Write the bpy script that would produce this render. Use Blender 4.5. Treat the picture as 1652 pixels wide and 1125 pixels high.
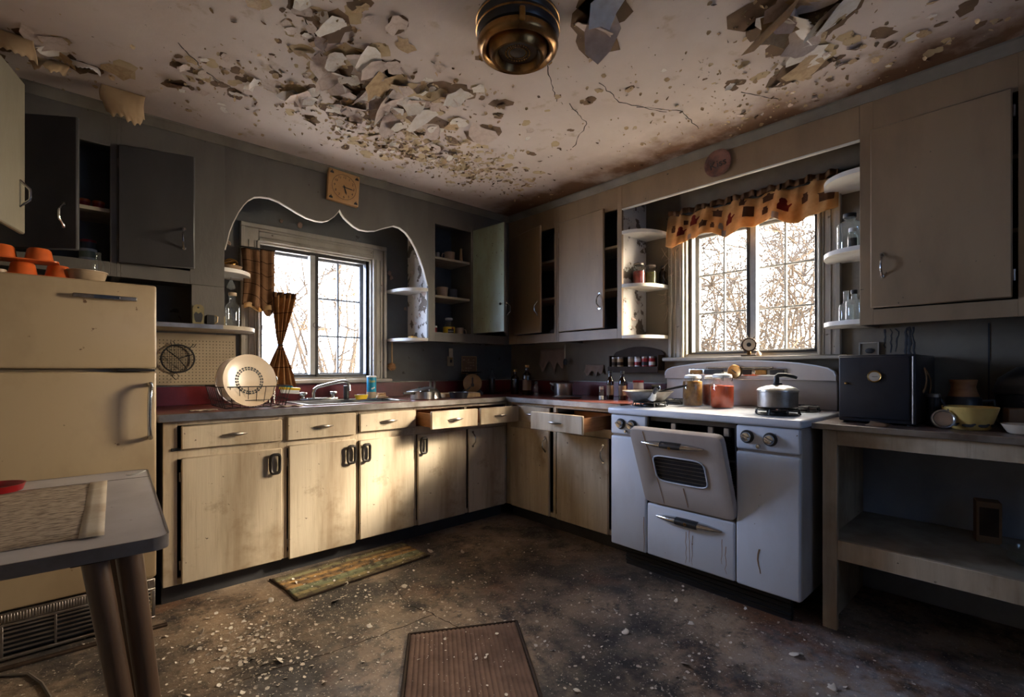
import bpy, bmesh, math, random
from math import sin, cos, pi, radians, sqrt, atan2
from mathutils import Vector, Matrix, noise as mnoise

for _o in list(bpy.data.objects):
    bpy.data.objects.remove(_o)
SC = bpy.context.scene
COL = SC.collection

# ------------------------------------------------------------------ camera
CAMH = 1.13
cam_d = bpy.data.cameras.new('camera')
cam_d.sensor_fit = 'HORIZONTAL'
cam_d.sensor_width = 36.0
cam_d.lens = 36.0 * 777.75 / 1652.0
cam_d.shift_y = (594.9 - 562.5) / 1652.0
cam_d.clip_start = 0.02
cam = bpy.data.objects.new('camera', cam_d)
COL.objects.link(cam)
cam.location = (0, 0, CAMH)
cam.rotation_euler = (radians(90), 0, radians(47.857 - 90))
SC.camera = cam

# ------------------------------------------------------------------ world: overcast sky, warmer round the hazy sun
SKY = 26.0
SUN = 25.0
w = bpy.data.worlds.new('sky')
SC.world = w
w.use_nodes = True
nt = w.node_tree
nt.nodes.clear()
wo = nt.nodes.new('ShaderNodeOutputWorld')
bg = nt.nodes.new('ShaderNodeBackground')
tc = nt.nodes.new('ShaderNodeTexCoord')
dp = nt.nodes.new('ShaderNodeVectorMath')
dp.operation = 'DOT_PRODUCT'
dp.inputs[1].default_value = Vector((0.675, -0.585, 0.450)).normalized()
rp = nt.nodes.new('ShaderNodeValToRGB')
rp.color_ramp.elements[0].position = 0.22
rp.color_ramp.elements[0].color = (0.98, 1.28, 1.95, 1)
rp.color_ramp.elements[1].position = 1.0
rp.color_ramp.elements[1].color = (6.0, 5.0, 3.7, 1)
e = rp.color_ramp.elements.new(0.86)
e.color = (1.35, 1.20, 1.0, 1)
e = rp.color_ramp.elements.new(0.5)
e.color = (0.92, 0.92, 0.94, 1)
mp = nt.nodes.new('ShaderNodeMapRange')
mp.inputs[1].default_value = -1.0
mp.inputs[2].default_value = 1.0
nt.links.new(tc.outputs['Generated'], dp.inputs[0])
nt.links.new(dp.outputs['Value'], mp.inputs[0])
nt.links.new(mp.outputs[0], rp.inputs[0])
nt.links.new(rp.outputs[0], bg.inputs[0])
bg.inputs[1].default_value = SKY
nt.links.new(bg.outputs[0], wo.inputs[0])

# hazy winter sun, low over the stove side of the house
sd_ = bpy.data.lights.new('hazy_sun', 'SUN')
sd_.energy = SUN
sd_.angle = radians(12)
sd_.color = (1.0, 0.88, 0.70)
so = bpy.data.objects.new('hazy_sun', sd_)
COL.objects.link(so)
so.rotation_euler = Vector((0.665, -0.578, 0.475)).to_track_quat('Z', 'Y').to_euler()

# sampling portals lying in the window openings (they emit nothing themselves)
def portal(loc, rot, sx, sy):
    l = bpy.data.lights.new('window_portal', 'AREA')
    l.shape = 'RECTANGLE'
    l.size = sx
    l.size_y = sy
    l.cycles.is_portal = True
    o = bpy.data.objects.new('window_portal', l)
    COL.objects.link(o)
    o.location = loc
    o.rotation_euler = rot
portal((1.255, 3.54, 1.51), (radians(-90), 0, 0), 0.80, 0.90)
portal((1.30, -1.56, 1.5), (radians(90), 0, 0), 0.86, 0.96)  # portal of the added fill window
portal((3.21, 1.2325, 1.645), (radians(90), 0, radians(90)), 0.82, 0.88)

vs = SC.view_settings
vs.view_transform = 'Standard'
vs.look = 'None'
vs.gamma = 1.0
vs.use_curve_mapping = False
vs.exposure = 0.0
SC.display_settings.display_device = 'sRGB'

# ------------------------------------------------------------------ mesh helpers
R_ = random.Random(7)

class MB:
    """collects geometry of one part"""
    def __init__(s):
        s.v = []; s.f = []; s.uv = {}; s.keep = False
    def add(s, vs, fs):
        b = len(s.v)
        s.v += [tuple(p) for p in vs]
        s.f += [tuple(i + b for i in f) for f in fs]
        return s
    def box(s, x0, x1, y0, y1, z0, z1, b=0.0, seg=1):
        if x0 > x1: x0, x1 = x1, x0
        if y0 > y1: y0, y1 = y1, y0
        if z0 > z1: z0, z1 = z1, z0
        if b <= 0:
            return s.add([(x0,y0,z0),(x1,y0,z0),(x1,y1,z0),(x0,y1,z0),(x0,y0,z1),(x1,y0,z1),(x1,y1,z1),(x0,y1,z1)],
                         [(0,3,2,1),(4,5,6,7),(0,1,5,4),(1,2,6,5),(2,3,7,6),(3,0,4,7)])
        b = min(b, (x1-x0)*.49, (y1-y0)*.49, (z1-z0)*.49)
        bm = bmesh.new()
        bmesh.ops.create_cube(bm, size=1.0)
        for v in bm.verts:
            v.co = Vector(((x0+x1)/2 + v.co.x*(x1-x0), (y0+y1)/2 + v.co.y*(y1-y0), (z0+z1)/2 + v.co.z*(z1-z0)))
        bmesh.ops.bevel(bm, geom=list(bm.edges), offset=b, segments=seg, affect='EDGES', profile=0.5)
        bm.verts.index_update()
        s.add([v.co for v in bm.verts], [[v.index for v in f.verts] for f in bm.faces])
        bm.free()
        return s
    def lathe(s, prof, n=24, c=(0,0,0)):
        rings = []
        for r, z in prof:
            rings.append([(c[0]+r*cos(2*pi*i/n), c[1]+r*sin(2*pi*i/n), c[2]+z) for i in range(n)])
        return s.loft(rings, caps=True)
    def loft(s, rings, closed=True, caps=True):
        b = len(s.v); n = len(rings[0])
        for r in rings: s.v += [tuple(p) for p in r]
        m = n if closed else n - 1
        for k in range(len(rings)-1):
            for i in range(m):
                j = (i+1) % n
                s.f.append((b+k*n+i, b+k*n+j, b+(k+1)*n+j, b+(k+1)*n+i))
        if caps and closed:
            s.f.append(tuple(b+i for i in reversed(range(n))))
            s.f.append(tuple(b+(len(rings)-1)*n+i for i in range(n)))
        return s
    def tube(s, pts, r, n=8, closed=False, flat=1.0):
        P = [Vector(p) for p in pts]; N = len(P)
        rr = r if isinstance(r, (list, tuple)) else [r]*N
        T = []
        for i in range(N):
            a = P[(i-1) % N] if (closed or i > 0) else P[i]
            c = P[(i+1) % N] if (closed or i < N-1) else P[i]
            d = (c-a)
            T.append(d.normalized() if d.length > 1e-9 else Vector((0,0,1)))
        up = Vector((0,0,1)) if abs(T[0].z) < .9 else Vector((1,0,0))
        nrm = (up - T[0]*up.dot(T[0])).normalized()
        rings = []
        for i in range(N):
            nrm = (nrm - T[i]*nrm.dot(T[i]))
            if nrm.length < 1e-6: nrm = T[i].orthogonal()
            nrm.normalize()
            bn = T[i].cross(nrm)
            rings.append([P[i] + (nrm*cos(2*pi*k/n) + bn*sin(2*pi*k/n)*flat)*rr[i] for k in range(n)])
        if closed: rings.append(rings[0])
        return s.loft(rings, caps=not closed)
    def prism(s, poly, axis, a, b):
        """extrude 2D polygon along axis 0/1/2 from a to b; polygon gives the other two coordinates in order"""
        def mk(p, t):
            q = list(p); q.insert(axis, t); return tuple(q)
        n = len(poly)
        vs = [mk(p, a) for p in poly] + [mk(p, b) for p in poly]
        fs = [tuple(range(n)), tuple(reversed(range(n, 2*n)))]
        fs += [(i, i+n, (i+1) % n + n, (i+1) % n) for i in range(n)]
        return s.add(vs, fs)
    def grid(s, fn, nu, nv):
        b = len(s.v)
        for j in range(nv+1):
            for i in range(nu+1):
                s.uv[len(s.v)] = (i/nu, j/nv)
                s.v.append(tuple(fn(i/nu, j/nv)))
        for j in range(nv):
            for i in range(nu):
                a = b+j*(nu+1)+i
                s.f.append((a, a+1, a+nu+2, a+nu+1))
        return s
    def ball(s, c, r, n=12, m=8, sc=(1,1,1)):
        rings = []
        for k in range(1, m):
            t = pi*k/m
            rings.append([(c[0]+sc[0]*r*sin(t)*cos(2*pi*i/n), c[1]+sc[1]*r*sin(t)*sin(2*pi*i/n), c[2]-sc[2]*r*cos(t)) for i in range(n)])
        return s.loft(rings)
    def xf(s, M):
        s.v = [tuple(M @ Vector(p)) for p in s.v]
        return s
    def rotz(s, ang, cx, cy):
        ca, sa = cos(ang), sin(ang)
        s.v = [(cx+(x-cx)*ca-(y-cy)*sa, cy+(x-cx)*sa+(y-cy)*ca, z) for x, y, z in s.v]
        return s

def root_of(o):
    while o.parent: o = o.parent
    return o

def mesh_obj(name, mb, m, parent=None, W=True, sharp=38, solid=0, flat=False):
    """link mb as ONE mesh object. W: vertices are world coordinates"""
    vsx = mb.v
    loc = None
    if W:
        if parent is not None:
            L = root_of(parent).location
            vsx = [(x-L[0], y-L[1], z-L[2]) for x, y, z in vsx]
        else:
            xs = [p[0] for p in vsx]; ys = [p[1] for p in vsx]; zs = [p[2] for p in vsx]
            loc = Vector(((min(xs)+max(xs))/2, (min(ys)+max(ys))/2, min(zs)))
            vsx = [(x-loc[0], y-loc[1], z-loc[2]) for x, y, z in vsx]
    me = bpy.data.meshes.new(name)
    me.from_pydata(vsx, [], mb.f)
    if mb.uv:
        ul = me.uv_layers.new(name='uv')
        for lp in me.loops:
            ul.data[lp.index].uv = mb.uv.get(lp.vertex_index, (0, 0))
    bm = bmesh.new(); bm.from_mesh(me)
    if not mb.uv and not mb.keep and len(bm.faces) < 60000:
        bmesh.ops.recalc_face_normals(bm, faces=bm.faces)
    bm.to_mesh(me); bm.free()
    if not flat:
        me.polygons.foreach_set('use_smooth', [True]*len(me.polygons))
        me.set_sharp_from_angle(angle=radians(sharp))
    me.materials.append(m)
    o = bpy.data.objects.new(name, me)
    COL.objects.link(o)
    if parent is not None: o.parent = parent
    elif loc is not None: o.location = loc
    if solid:
        md = o.modifiers.new('Solidify', 'SOLIDIFY'); md.thickness = solid; md.offset = 0
    return o

def tag(o, label=None, cat=None, group=None, kind=None):
    if label: o['label'] = label
    if cat: o['category'] = cat
    if group: o['group'] = group
    if kind: o['kind'] = kind
    return o

def thing(name, label, cat, loc=(0,0,0), rz=0.0, group=None, rot=None):
    o = bpy.data.objects.new(name, None)
    COL.objects.link(o)
    o.empty_display_size = 0.05
    o.location = loc
    o.rotation_euler = rot if rot else (0, 0, rz)
    return tag(o, label, cat, group)

def struct(name, mb, m, parent=None, label=None, **k):
    o = mesh_obj(name, mb, m, parent, **k)
    if parent is None: o['kind'] = 'structure'
    if label: o['label'] = label
    return o

def dup(o, loc=None, rz=None, label=None, parent=None):
    c = o.copy()
    COL.objects.link(c)
    c.parent = parent
    if loc is not None: c.location = loc
    if rz is not None: c.rotation_euler = (0, 0, rz)
    if label: c['label'] = label
    for ch in [x for x in bpy.data.objects if x.parent == o]:
        dup(ch, parent=c)
    return c

def text_mb(s, size, depth=0.0006):
    cu = bpy.data.curves.new('lettering', 'FONT')
    cu.body = s; cu.size = size; cu.align_x = 'CENTER'; cu.align_y = 'CENTER'; cu.extrude = depth
    cu.resolution_u = 3
    o = bpy.data.objects.new('lettering', cu)
    COL.objects.link(o)
    dg = bpy.context.evaluated_depsgraph_get()
    me = o.evaluated_get(dg).to_mesh()
    mb = MB()
    mb.add([v.co[:] for v in me.vertices], [tuple(p.vertices) for p in me.polygons])
    o.evaluated_get(dg).to_mesh_clear()
    bpy.data.objects.remove(o); bpy.data.curves.remove(cu)
    return mb

# ------------------------------------------------------------------ materials
def nodes(name):
    m = bpy.data.materials.new(name)
    m.use_nodes = True
    t = m.node_tree
    t.nodes.clear()
    out = t.nodes.new('ShaderNodeOutputMaterial')
    b = t.nodes.new('ShaderNodeBsdfPrincipled')
    t.links.new(b.outputs[0], out.inputs[0])
    return m, t, b, out

def N(t, kind, **kw):
    n = t.nodes.new('ShaderNode' + kind)
    for k, v in kw.items(): setattr(n, k, v)
    return n

def coords(t, kind='Object', scale=(1,1,1)):
    c = N(t, 'TexCoord')
    mp = N(t, 'Mapping')
    mp.inputs['Scale'].default_value = scale
    t.links.new(c.outputs[kind], mp.inputs[0])
    return mp.outputs[0]

def noise_fac(t, vec, scale, lo, hi, detail=6, rough=.6, dist=0.0):
    n = N(t, 'TexNoise')
    n.inputs['Scale'].default_value = scale
    n.inputs['Detail'].default_value = detail
    n.inputs['Roughness'].default_value = rough
    n.inputs['Distortion'].default_value = dist
    t.links.new(vec, n.inputs['Vector'])
    m = N(t, 'MapRange')
    m.inputs[1].default_value = lo
    m.inputs[2].default_value = hi
    t.links.new(n.outputs['Fac'], m.inputs[0])
    return m.outputs[0]

def mixc(t, fac, a, b):
    m = N(t, 'Mix', data_type='RGBA')
    if isinstance(fac, float): m.inputs[0].default_value = fac
    else: t.links.new(fac, m.inputs[0])
    for i, c in ((6, a), (7, b)):
        if isinstance(c, tuple): m.inputs[i].default_value = (c[0], c[1], c[2], 1)
        else: t.links.new(c, m.inputs[i])
    return m.outputs[2]

def bump(t, b, fac, strength, dist=0.002):
    n = N(t, 'Bump')
    n.inputs['Strength'].default_value = strength
    n.inputs['Distance'].default_value = dist
    t.links.new(fac, n.inputs['Height'])
    t.links.new(n.outputs[0], b.inputs['Normal'])

def worn(name, c1, c2, s=5, lo=.42, hi=.7, st=(1,1,1), rough=.55, metal=0, spots=None, c3=None, bmp=.15, fine=60, spec=.5):
    """base colour c1, grime c2 in noise patches, c3 in big blotches, spots=(colour, scale, threshold)"""
    m, t, b, out = nodes(name)
    v = coords(t, 'Object', st)
    col = mixc(t, noise_fac(t, v, s, lo, hi), c1, c2)
    if c3:
        col = mixc(t, noise_fac(t, v, s*.37, .5, .72, 4), col, c3)
    if spots:
        v2 = coords(t, 'Object', (1,1,1))
        col = mixc(t, noise_fac(t, v2, spots[1], spots[2], spots[2]+.04, 3, .5), col, spots[0])
    t.links.new(col, b.inputs['Base Color'])
    b.inputs['Roughness'].default_value = rough
    b.inputs['Metallic'].default_value = metal
    b.inputs['Specular IOR Level'].default_value = spec
    if bmp: bump(t, b, noise_fac(t, v, fine, .3, .7, 4), bmp)
    return m

def plain(name, c, rough=.5, metal=0, spec=.5, emit=None):
    m, t, b, out = nodes(name)
    v = coords(t)
    k = .72
    col = mixc(t, noise_fac(t, v, 14, .35, .75), c, (c[0]*k, c[1]*k, c[2]*k))
    t.links.new(col, b.inputs['Base Color'])
    b.inputs['Roughness'].default_value = rough
    b.inputs['Metallic'].default_value = metal
    b.inputs['Specular IOR Level'].default_value = spec
    return m

def glassy(name, tint=(1,1,1), refl=.12, dust=.0, dustc=(.8,.8,.78)):
    m, t, b, out = nodes(name)
    t.nodes.remove(b)
    tr = N(t, 'BsdfTransparent'); tr.inputs[0].default_value = (*tint, 1)
    gl = N(t, 'BsdfGlossy'); gl.inputs['Roughness'].default_value = .06
    gl.inputs[0].default_value = (1,1,1,1)
    fr = N(t, 'LayerWeight'); fr.inputs[0].default_value = .5
    pw = N(t, 'Math', operation='POWER'); pw.inputs[1].default_value = 4.0
    t.links.new(fr.outputs['Facing'], pw.inputs[0])
    ml = N(t, 'Math', operation='MULTIPLY_ADD'); ml.inputs[1].default_value = .7; ml.inputs[2].default_value = .02+refl*.15
    t.links.new(pw.outputs[0], ml.inputs[0])
    mx = N(t, 'MixShader')
    t.links.new(ml.outputs[0], mx.inputs[0]); t.links.new(tr.outputs[0], mx.inputs[1]); t.links.new(gl.outputs[0], mx.inputs[2])
    last = mx.outputs[0]
    if dust:
        df = N(t, 'BsdfDiffuse'); df.inputs[0].default_value = (*dustc, 1)
        tl = N(t, 'BsdfTranslucent'); tl.inputs[0].default_value = (*dustc, 1)
        ad = N(t, 'MixShader'); ad.inputs[0].default_value = .5
        t.links.new(df.outputs[0], ad.inputs[1]); t.links.new(tl.outputs[0], ad.inputs[2])
        v = coords(t)
        f = noise_fac(t, v, 7, .25, .8)
        mm = N(t, 'Math', operation='MULTIPLY'); mm.inputs[1].default_value = dust*2
        t.links.new(f, mm.inputs[0])
        m2 = N(t, 'MixShader')
        t.links.new(mm.outputs[0], m2.inputs[0]); t.links.new(last, m2.inputs[1]); t.links.new(ad.outputs[0], m2.inputs[2])
        last = m2.outputs[0]
    t.links.new(last, out.inputs[0])
    return m

def cloth(name, c1, c2, c3, transl=.5, su=30, sv=6, line=None):
    m, t, b, out = nodes(name)
    t.nodes.remove(b)
    v = coords(t, 'UV', (1,1,1))
    vo = coords(t, 'Object', (1,1,1))
    col = mixc(t, noise_fac(t, vo, 12, .4, .7), c1, c2)
    if line:
        for ax, per, wid in line:
            sp = N(t, 'SeparateXYZ'); t.links.new(v, sp.inputs[0])
            fr = N(t, 'Math', operation='MULTIPLY'); fr.inputs[1].default_value = per
            t.links.new(sp.outputs[ax], fr.inputs[0])
            f2 = N(t, 'Math', operation='FRACT'); t.links.new(fr.outputs[0], f2.inputs[0])
            f3 = N(t, 'Math', operation='LESS_THAN'); f3.inputs[1].default_value = wid; t.links.new(f2.outputs[0], f3.inputs[0])
            col = mixc(t, f3.outputs[0], col, c3)
    d = N(t, 'BsdfDiffuse'); tl = N(t, 'BsdfTranslucent')
    t.links.new(col, d.inputs[0]); t.links.new(col, tl.inputs[0])
    mx = N(t, 'MixShader'); mx.inputs[0].default_value = transl
    t.links.new(d.outputs[0], mx.inputs[1]); t.links.new(tl.outputs[0], mx.inputs[2])
    t.links.new(mx.outputs[0], out.inputs[0])
    return m

def peeled(name, c1, c2, s=9, th=.56, rough=.6, zlo=None):
    """paint that has come off in sharp-edged islands"""
    m, t, b, out = nodes(name)
    v = coords(t)
    f = noise_fac(t, v, s, th, th+.025, 8, .62)
    g = noise_fac(t, v, 3, .4, .7)
    col = mixc(t, f, mixc(t, g, c1, (c1[0]*.75, c1[1]*.72, c1[2]*.66)), c2)
    t.links.new(col, b.inputs['Base Color'])
    b.inputs['Roughness'].default_value = rough
    inv = N(t, 'Math', operation='SUBTRACT'); inv.inputs[0].default_value = 1; t.links.new(f, inv.inputs[1])
    bump(t, b, inv.outputs[0], .6, .002)
    return m

M = {}
def cab_mat(name, base, grime, dark, blot):
    m, t, b, out = nodes(name)
    v = coords(t, 'Object', (1,1,.13)); v2 = coords(t, 'Object', (1,1,.045)); v3 = coords(t)
    col = mixc(t, noise_fac(t, v, 5.5, .42, .74), base, grime)
    col = mixc(t, noise_fac(t, v2, 34, .56, .95, 5, .7), col, grime)
    col = mixc(t, noise_fac(t, v3, 2.3, .50, .72, 6), col, blot)
    col = mixc(t, noise_fac(t, v3, 4.5, .56, .74, 8, .7), col, grime)
    col = mixc(t, noise_fac(t, v3, 26, .70, .73, 4), col, dark)
    t.links.new(col, b.inputs['Base Color'])
    b.inputs['Roughness'].default_value = .5
    bump(t, b, noise_fac(t, v2, 60, .3, .7, 4), .25)
    return m
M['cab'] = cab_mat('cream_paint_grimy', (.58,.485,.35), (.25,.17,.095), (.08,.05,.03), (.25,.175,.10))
M['cab_up_b'] = worn('cream_paint_shaded_warm', (.27,.185,.105), (.17,.112,.062), 4, .42, .75, (1,1,.35), .5, spots=((.05,.035,.02), 40, .73))  # same cream paint, the warmer shade of the stove wall painted in
M['cab_up'] = worn('cream_paint_shaded', (.125,.112,.094), (.078,.070,.060), 4, .42, .75, (1,1,.35), .5, spots=((.05,.035,.02), 40, .73))  # same cream paint, the deeper shade of the sink wall painted in
M['cab_dark'] = worn('dark_door_paint', (.068,.066,.066), (.045,.044,.044), 4, .42, .75, (1,1,.35), .45)  # darker tone for the two doors above the refrigerator
M['cab_olive'] = worn('olive_cream_paint', (.25,.22,.155), (.17,.145,.10), 4, .42, .75, (1,1,.35), .5)
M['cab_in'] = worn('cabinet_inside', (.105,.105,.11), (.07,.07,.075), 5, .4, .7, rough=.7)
M['shelf_edge'] = worn('shelf_paint', (.36,.31,.23), (.20,.16,.11), 6, .4, .7, rough=.6)
M['green'] = worn('green_paint', (.27,.33,.24), (.20,.20,.12), 6, .42, .7, (1,1,.4), .5, spots=((.08,.06,.03), 50, .68))
M['white_peel'] = peeled('white_paint_peeled', (.74,.71,.66), (.14,.105,.075), 9, .545)
M['white_paint'] = worn('white_paint', (.72,.69,.63), (.48,.42,.34), 6, .45, .8, rough=.5)
M['wall'] = worn('wall_grey_green', (.125,.13,.13), (.08,.083,.085), 3, .4, .7, rough=.75, spots=((.045,.04,.033), 16, .68), c3=(.10,.085,.065))
M['dial_tan'] = worn('aged_dial', (.24,.14,.06), (.16,.085,.035), 8, .4, .7, rough=.5)
M['wall_tan'] = worn('wall_tan', (.19,.155,.11), (.12,.096,.068), 3, .4, .7, rough=.75, c3=(.14,.11,.08))
M['room'] = worn('room_plaster', (.09,.09,.095), (.06,.06,.065), 2, .4, .7, rough=.8)
M['casing'] = worn('window_casing_paint', (.34,.31,.26), (.21,.18,.14), 5, .4, .7, (1,1,.4), .45, spots=((.09,.07,.05), 30, .70))
M['frame_dark'] = plain('bronze_frame', (.035,.032,.03), .4, .5)
M['sash_white'] = plain('weathered_sash', (.10,.10,.10), .6, spec=.1)
M['blind'] = cloth('fill_blue_blind', (.04,.065,.13), (.03,.055,.11), (0,0,0), .5)  # blind of the added window, gives dim blue fill light
M['pane'] = glassy('window_glass', (1,1,1), .02, .0022)
M['clear'] = glassy('clear_glass', (.93,.96,.95), .3, .03)
M['milk'] = glassy('hazy_glass', (.80,.86,.86), .3, .16)
M['amber'] = glassy('amber_glass', (.35,.16,.03), .3)
M['chrome'] = plain('chrome', (.62,.62,.62), .18, 1)
M['steel'] = worn('stainless_steel', (.55,.54,.52), (.35,.33,.30), 8, .4, .7, rough=.28, metal=1, bmp=.05)
M['old_bronze'] = plain('darkened_bronze', (.045,.038,.032), .4, .6)
M['dull_metal'] = worn('dull_metal', (.36,.33,.30), (.17,.13,.10), 8, .4, .7, rough=.42, metal=1)
M['bronze'] = worn('old_bronze', (.36,.20,.075), (.06,.032,.015), 9, .42, .68, rough=.3, metal=1, bmp=.08)
M['brass'] = worn('brass', (.55,.33,.10), (.20,.11,.04), 9, .4, .7, rough=.3, metal=1)
M['black'] = plain('black_enamel', (.022,.024,.030), .35)
M['unit_back'] = worn('blue_grey_back', (.34,.36,.41), (.24,.26,.31), 3, .4, .7, rough=.8)
M['room_light'] = worn('cream_plaster', (.46,.43,.38), (.36,.33,.28), 2, .4, .7, rough=.8)
M['iron'] = plain('black_iron', (.02,.019,.018), .55, .3)
M['black_plastic'] = plain('black_plastic', (.018,.018,.018), .38)
M['enamel'] = worn('white_enamel', (.67,.72,.80), (.50,.50,.52), 2.6, .48, .85, (1,1,.5), .22, spots=((.10,.06,.03), 30, .745), bmp=.02)
M['enamel_warm'] = worn('aged_enamel', (.50,.455,.42), (.36,.29,.245), 2.5, .45, .8, (1,1,.6), .25, bmp=.02)
M['fridge'] = worn('yellowed_enamel', (.38,.29,.18), (.20,.135,.075), 2.4, .45, .8, (1,1,.6), .35, spots=((.10,.05,.02), 22, .71), c3=(.23,.16,.09), bmp=.03)
M['counter'] = worn('red_laminate', (.17,.045,.032), (.07,.03,.025), 5, .4, .7, rough=.3, spots=((.35,.31,.27), 45, .72))
M['counter_r'] = worn('brown_laminate', (.15,.10,.08), (.07,.045,.035), 5, .4, .7, rough=.35, spots=((.42,.38,.34), 60, .64))
M['edge_trim'] = worn('aluminium_trim', (.34,.32,.30), (.16,.13,.11), 7, .4, .7, rough=.35, metal=.8)
M['red_splash'] = worn('red_backsplash', (.15,.016,.020), (.075,.009,.012), 5, .4, .7, rough=.3)
M['wood'] = worn('bare_wood', (.38,.17,.065), (.22,.09,.03), 8, .4, .7, (1,1,6), .55)
M['wood_pale'] = worn('pale_wood', (.50,.33,.17), (.33,.20,.09), 8, .4, .7, (6,1,1), .55)
M['wood_dark'] = worn('dark_wood', (.045,.027,.017), (.022,.013,.009), 8, .4, .7, (6,1,1), .7, spec=.2)
M['leg'] = worn('stained_table_leg', (.13,.075,.045), (.065,.037,.022), 10, .4, .7, (1,1,.3), .4)
M['table'] = worn('grey_laminate', (.47,.445,.455), (.30,.275,.275), 4, .4, .75, rough=.32, spots=((.07,.05,.045), 50, .70), bmp=.03)
M['table_edge'] = worn('table_metal_edge', (.30,.275,.27), (.16,.13,.12), 7, .4, .7, rough=.4, metal=.7)
M['paper'] = worn('old_paper', (.50,.43,.33), (.33,.24,.15), 5, .4, .7, rough=.85)
M['paper_print'] = worn('newsprint', (.40,.31,.22), (.15,.105,.07), 34, .45, .6, (1,3,1), .85)
M['red_plastic'] = plain('red_plastic', (.33,.012,.016), .3)
M['orange'] = plain('orange_plastic', (.68,.13,.025), .35)
M['tan_plastic'] = plain('tan_plastic', (.42,.31,.20), .4)
M['yellow_plastic'] = plain('yellow_plastic', (.75,.50,.025), .35)
M['yellow_bowl'] = worn('yellow_bowl_glaze', (.62,.43,.13), (.48,.27,.07), 9, .4, .7, rough=.3)
M['blue_can'] = plain('blue_label', (.012,.24,.38), .35)
M['white_plastic'] = plain('white_plastic', (.72,.72,.70), .4)
M['ink'] = plain('dark_ink', (.02,.018,.018), .6)
M['yellow_ink'] = plain('yellow_ink', (.70,.52,.06), .5)
M['white_ink'] = plain('white_ink', (.75,.73,.68), .5)
M['red_ink'] = plain('red_ink', (.40,.05,.04), .5)
M['plate'] = worn('cream_china', (.66,.545,.41), (.52,.39,.25), 4, .45, .75, rough=.22, bmp=0)
M['china'] = worn('tan_china', (.42,.29,.19), (.30,.19,.11), 5, .4, .7, rough=.3, bmp=0)
M['clock_face'] = worn('clock_face', (.52,.30,.12), (.40,.20,.07), 5, .4, .7, rough=.5)
M['plaque'] = worn('terracotta_plate', (.21,.085,.055), (.11,.05,.04), 26, .42, .62, rough=.5)
M['jam'] = plain('tomato_preserve', (.58,.075,.018), .25)
M['relish'] = worn('brown_relish', (.30,.15,.035), (.12,.055,.012), 30, .4, .65, rough=.3)
M['pickle'] = worn('green_pickle', (.25,.22,.05), (.12,.10,.02), 26, .4, .65, rough=.3)
M['beans'] = worn('red_beans', (.34,.045,.03), (.14,.02,.015), 40, .4, .65, rough=.35)
M['brown_box'] = plain('brown_card', (.20,.115,.06), .7)
M['soot'] = plain('soot_streak', (.035,.034,.036), .7)
M['rust'] = plain('rust_streak', (.30,.17,.085), .8)
M['twig'] = plain('winter_twig', (.040,.032,.025), .9, spec=.0)
M['stile'] = plain('pale_stile', (.34,.34,.32), .5)
M['ground'] = worn('snowy_ground', (.72,.70,.66), (.45,.41,.35), .7, .4, .7, rough=.9, bmp=0)
M['curtain'] = cloth('plaid_curtain', (.21,.115,.060), (.12,.06,.03), (.035,.018,.010), .16, line=[(1, 5.0, .06), (0, 7.0, .07)])
M['curtain_amber'] = cloth('amber_curtain', (.34,.18,.08), (.20,.10,.04), (.07,.03,.015), .26, line=[(1, 5.0, .05), (0, 7.0, .06)])
M['valance'] = cloth('printed_valance', (.62,.36,.15), (.42,.21,.07), (.2,.06,.02), .26, line=[])
M['lining'] = cloth('curtain_lining', (.66,.46,.24), (.5,.33,.16), (.2,.1,.04), .45, line=[])
M['pegboard'] = worn('pegboard_tan', (.34,.27,.18), (.25,.19,.12), 4, .4, .7, rough=.75)
M['hole'] = plain('peg_hole', (.03,.024,.018), .9)
M['bristle'] = plain('bristle', (.40,.20,.08), .8)
M['wire'] = plain('dark_wire', (.03,.028,.026), .45, .6)
M['cord'] = plain('grey_cord', (.14,.12,.10), .6)
M['cobweb'] = plain('dusty_web', (.45,.36,.26), .9)
M['tornpaper'] = worn('torn_wallpaper', (.30,.20,.15), (.19,.125,.09), 6, .4, .7, rough=.85)
M['crown'] = worn('crown_moulding_paint', (.20,.175,.135), (.12,.10,.075), 4, .4, .7, rough=.55)

def ceiling_mat():
    m, t, b, out = nodes('ceiling_paint')
    v = coords(t)
    col = mixc(t, noise_fac(t, v, 1.6, .35, .75, 5), (.70,.60,.54), (.57,.465,.40))
    col = mixc(t, noise_fac(t, v, 7, .6, .72, 7), col, (.46,.345,.22))
    col = mixc(t, noise_fac(t, v, 26, .70, .73, 4), col, (.15,.10,.065))
    # smoke stain along the stove side of the ceiling
    geo = N(t, 'NewGeometry')
    sp = N(t, 'SeparateXYZ'); t.links.new(geo.outputs['Position'], sp.inputs[0])
    n = noise_fac(t, v, 2.6, .2, .8, 6)
    mr = N(t, 'MapRange'); mr.inputs[1].default_value = 2.25; mr.inputs[2].default_value = 2.75
    t.links.new(sp.outputs[0], mr.inputs[0])
    ad = N(t, 'Math', operation='MULTIPLY'); t.links.new(mr.outputs[0], ad.inputs[0]); t.links.new(n, ad.inputs[1])
    m2 = N(t, 'MapRange'); m2.inputs[1].default_value = .06; m2.inputs[2].default_value = .42
    t.links.new(ad.outputs[0], m2.inputs[0])
    col = mixc(t, m2.outputs[0], col, (.13,.058,.022))
    t.links.new(col, b.inputs['Base Color'])
    b.inputs['Roughness'].default_value = .6
    bump(t, b, noise_fac(t, v, 9, .3, .7, 6), .25, .006)
    return m
M['ceiling'] = ceiling_mat()

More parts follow.
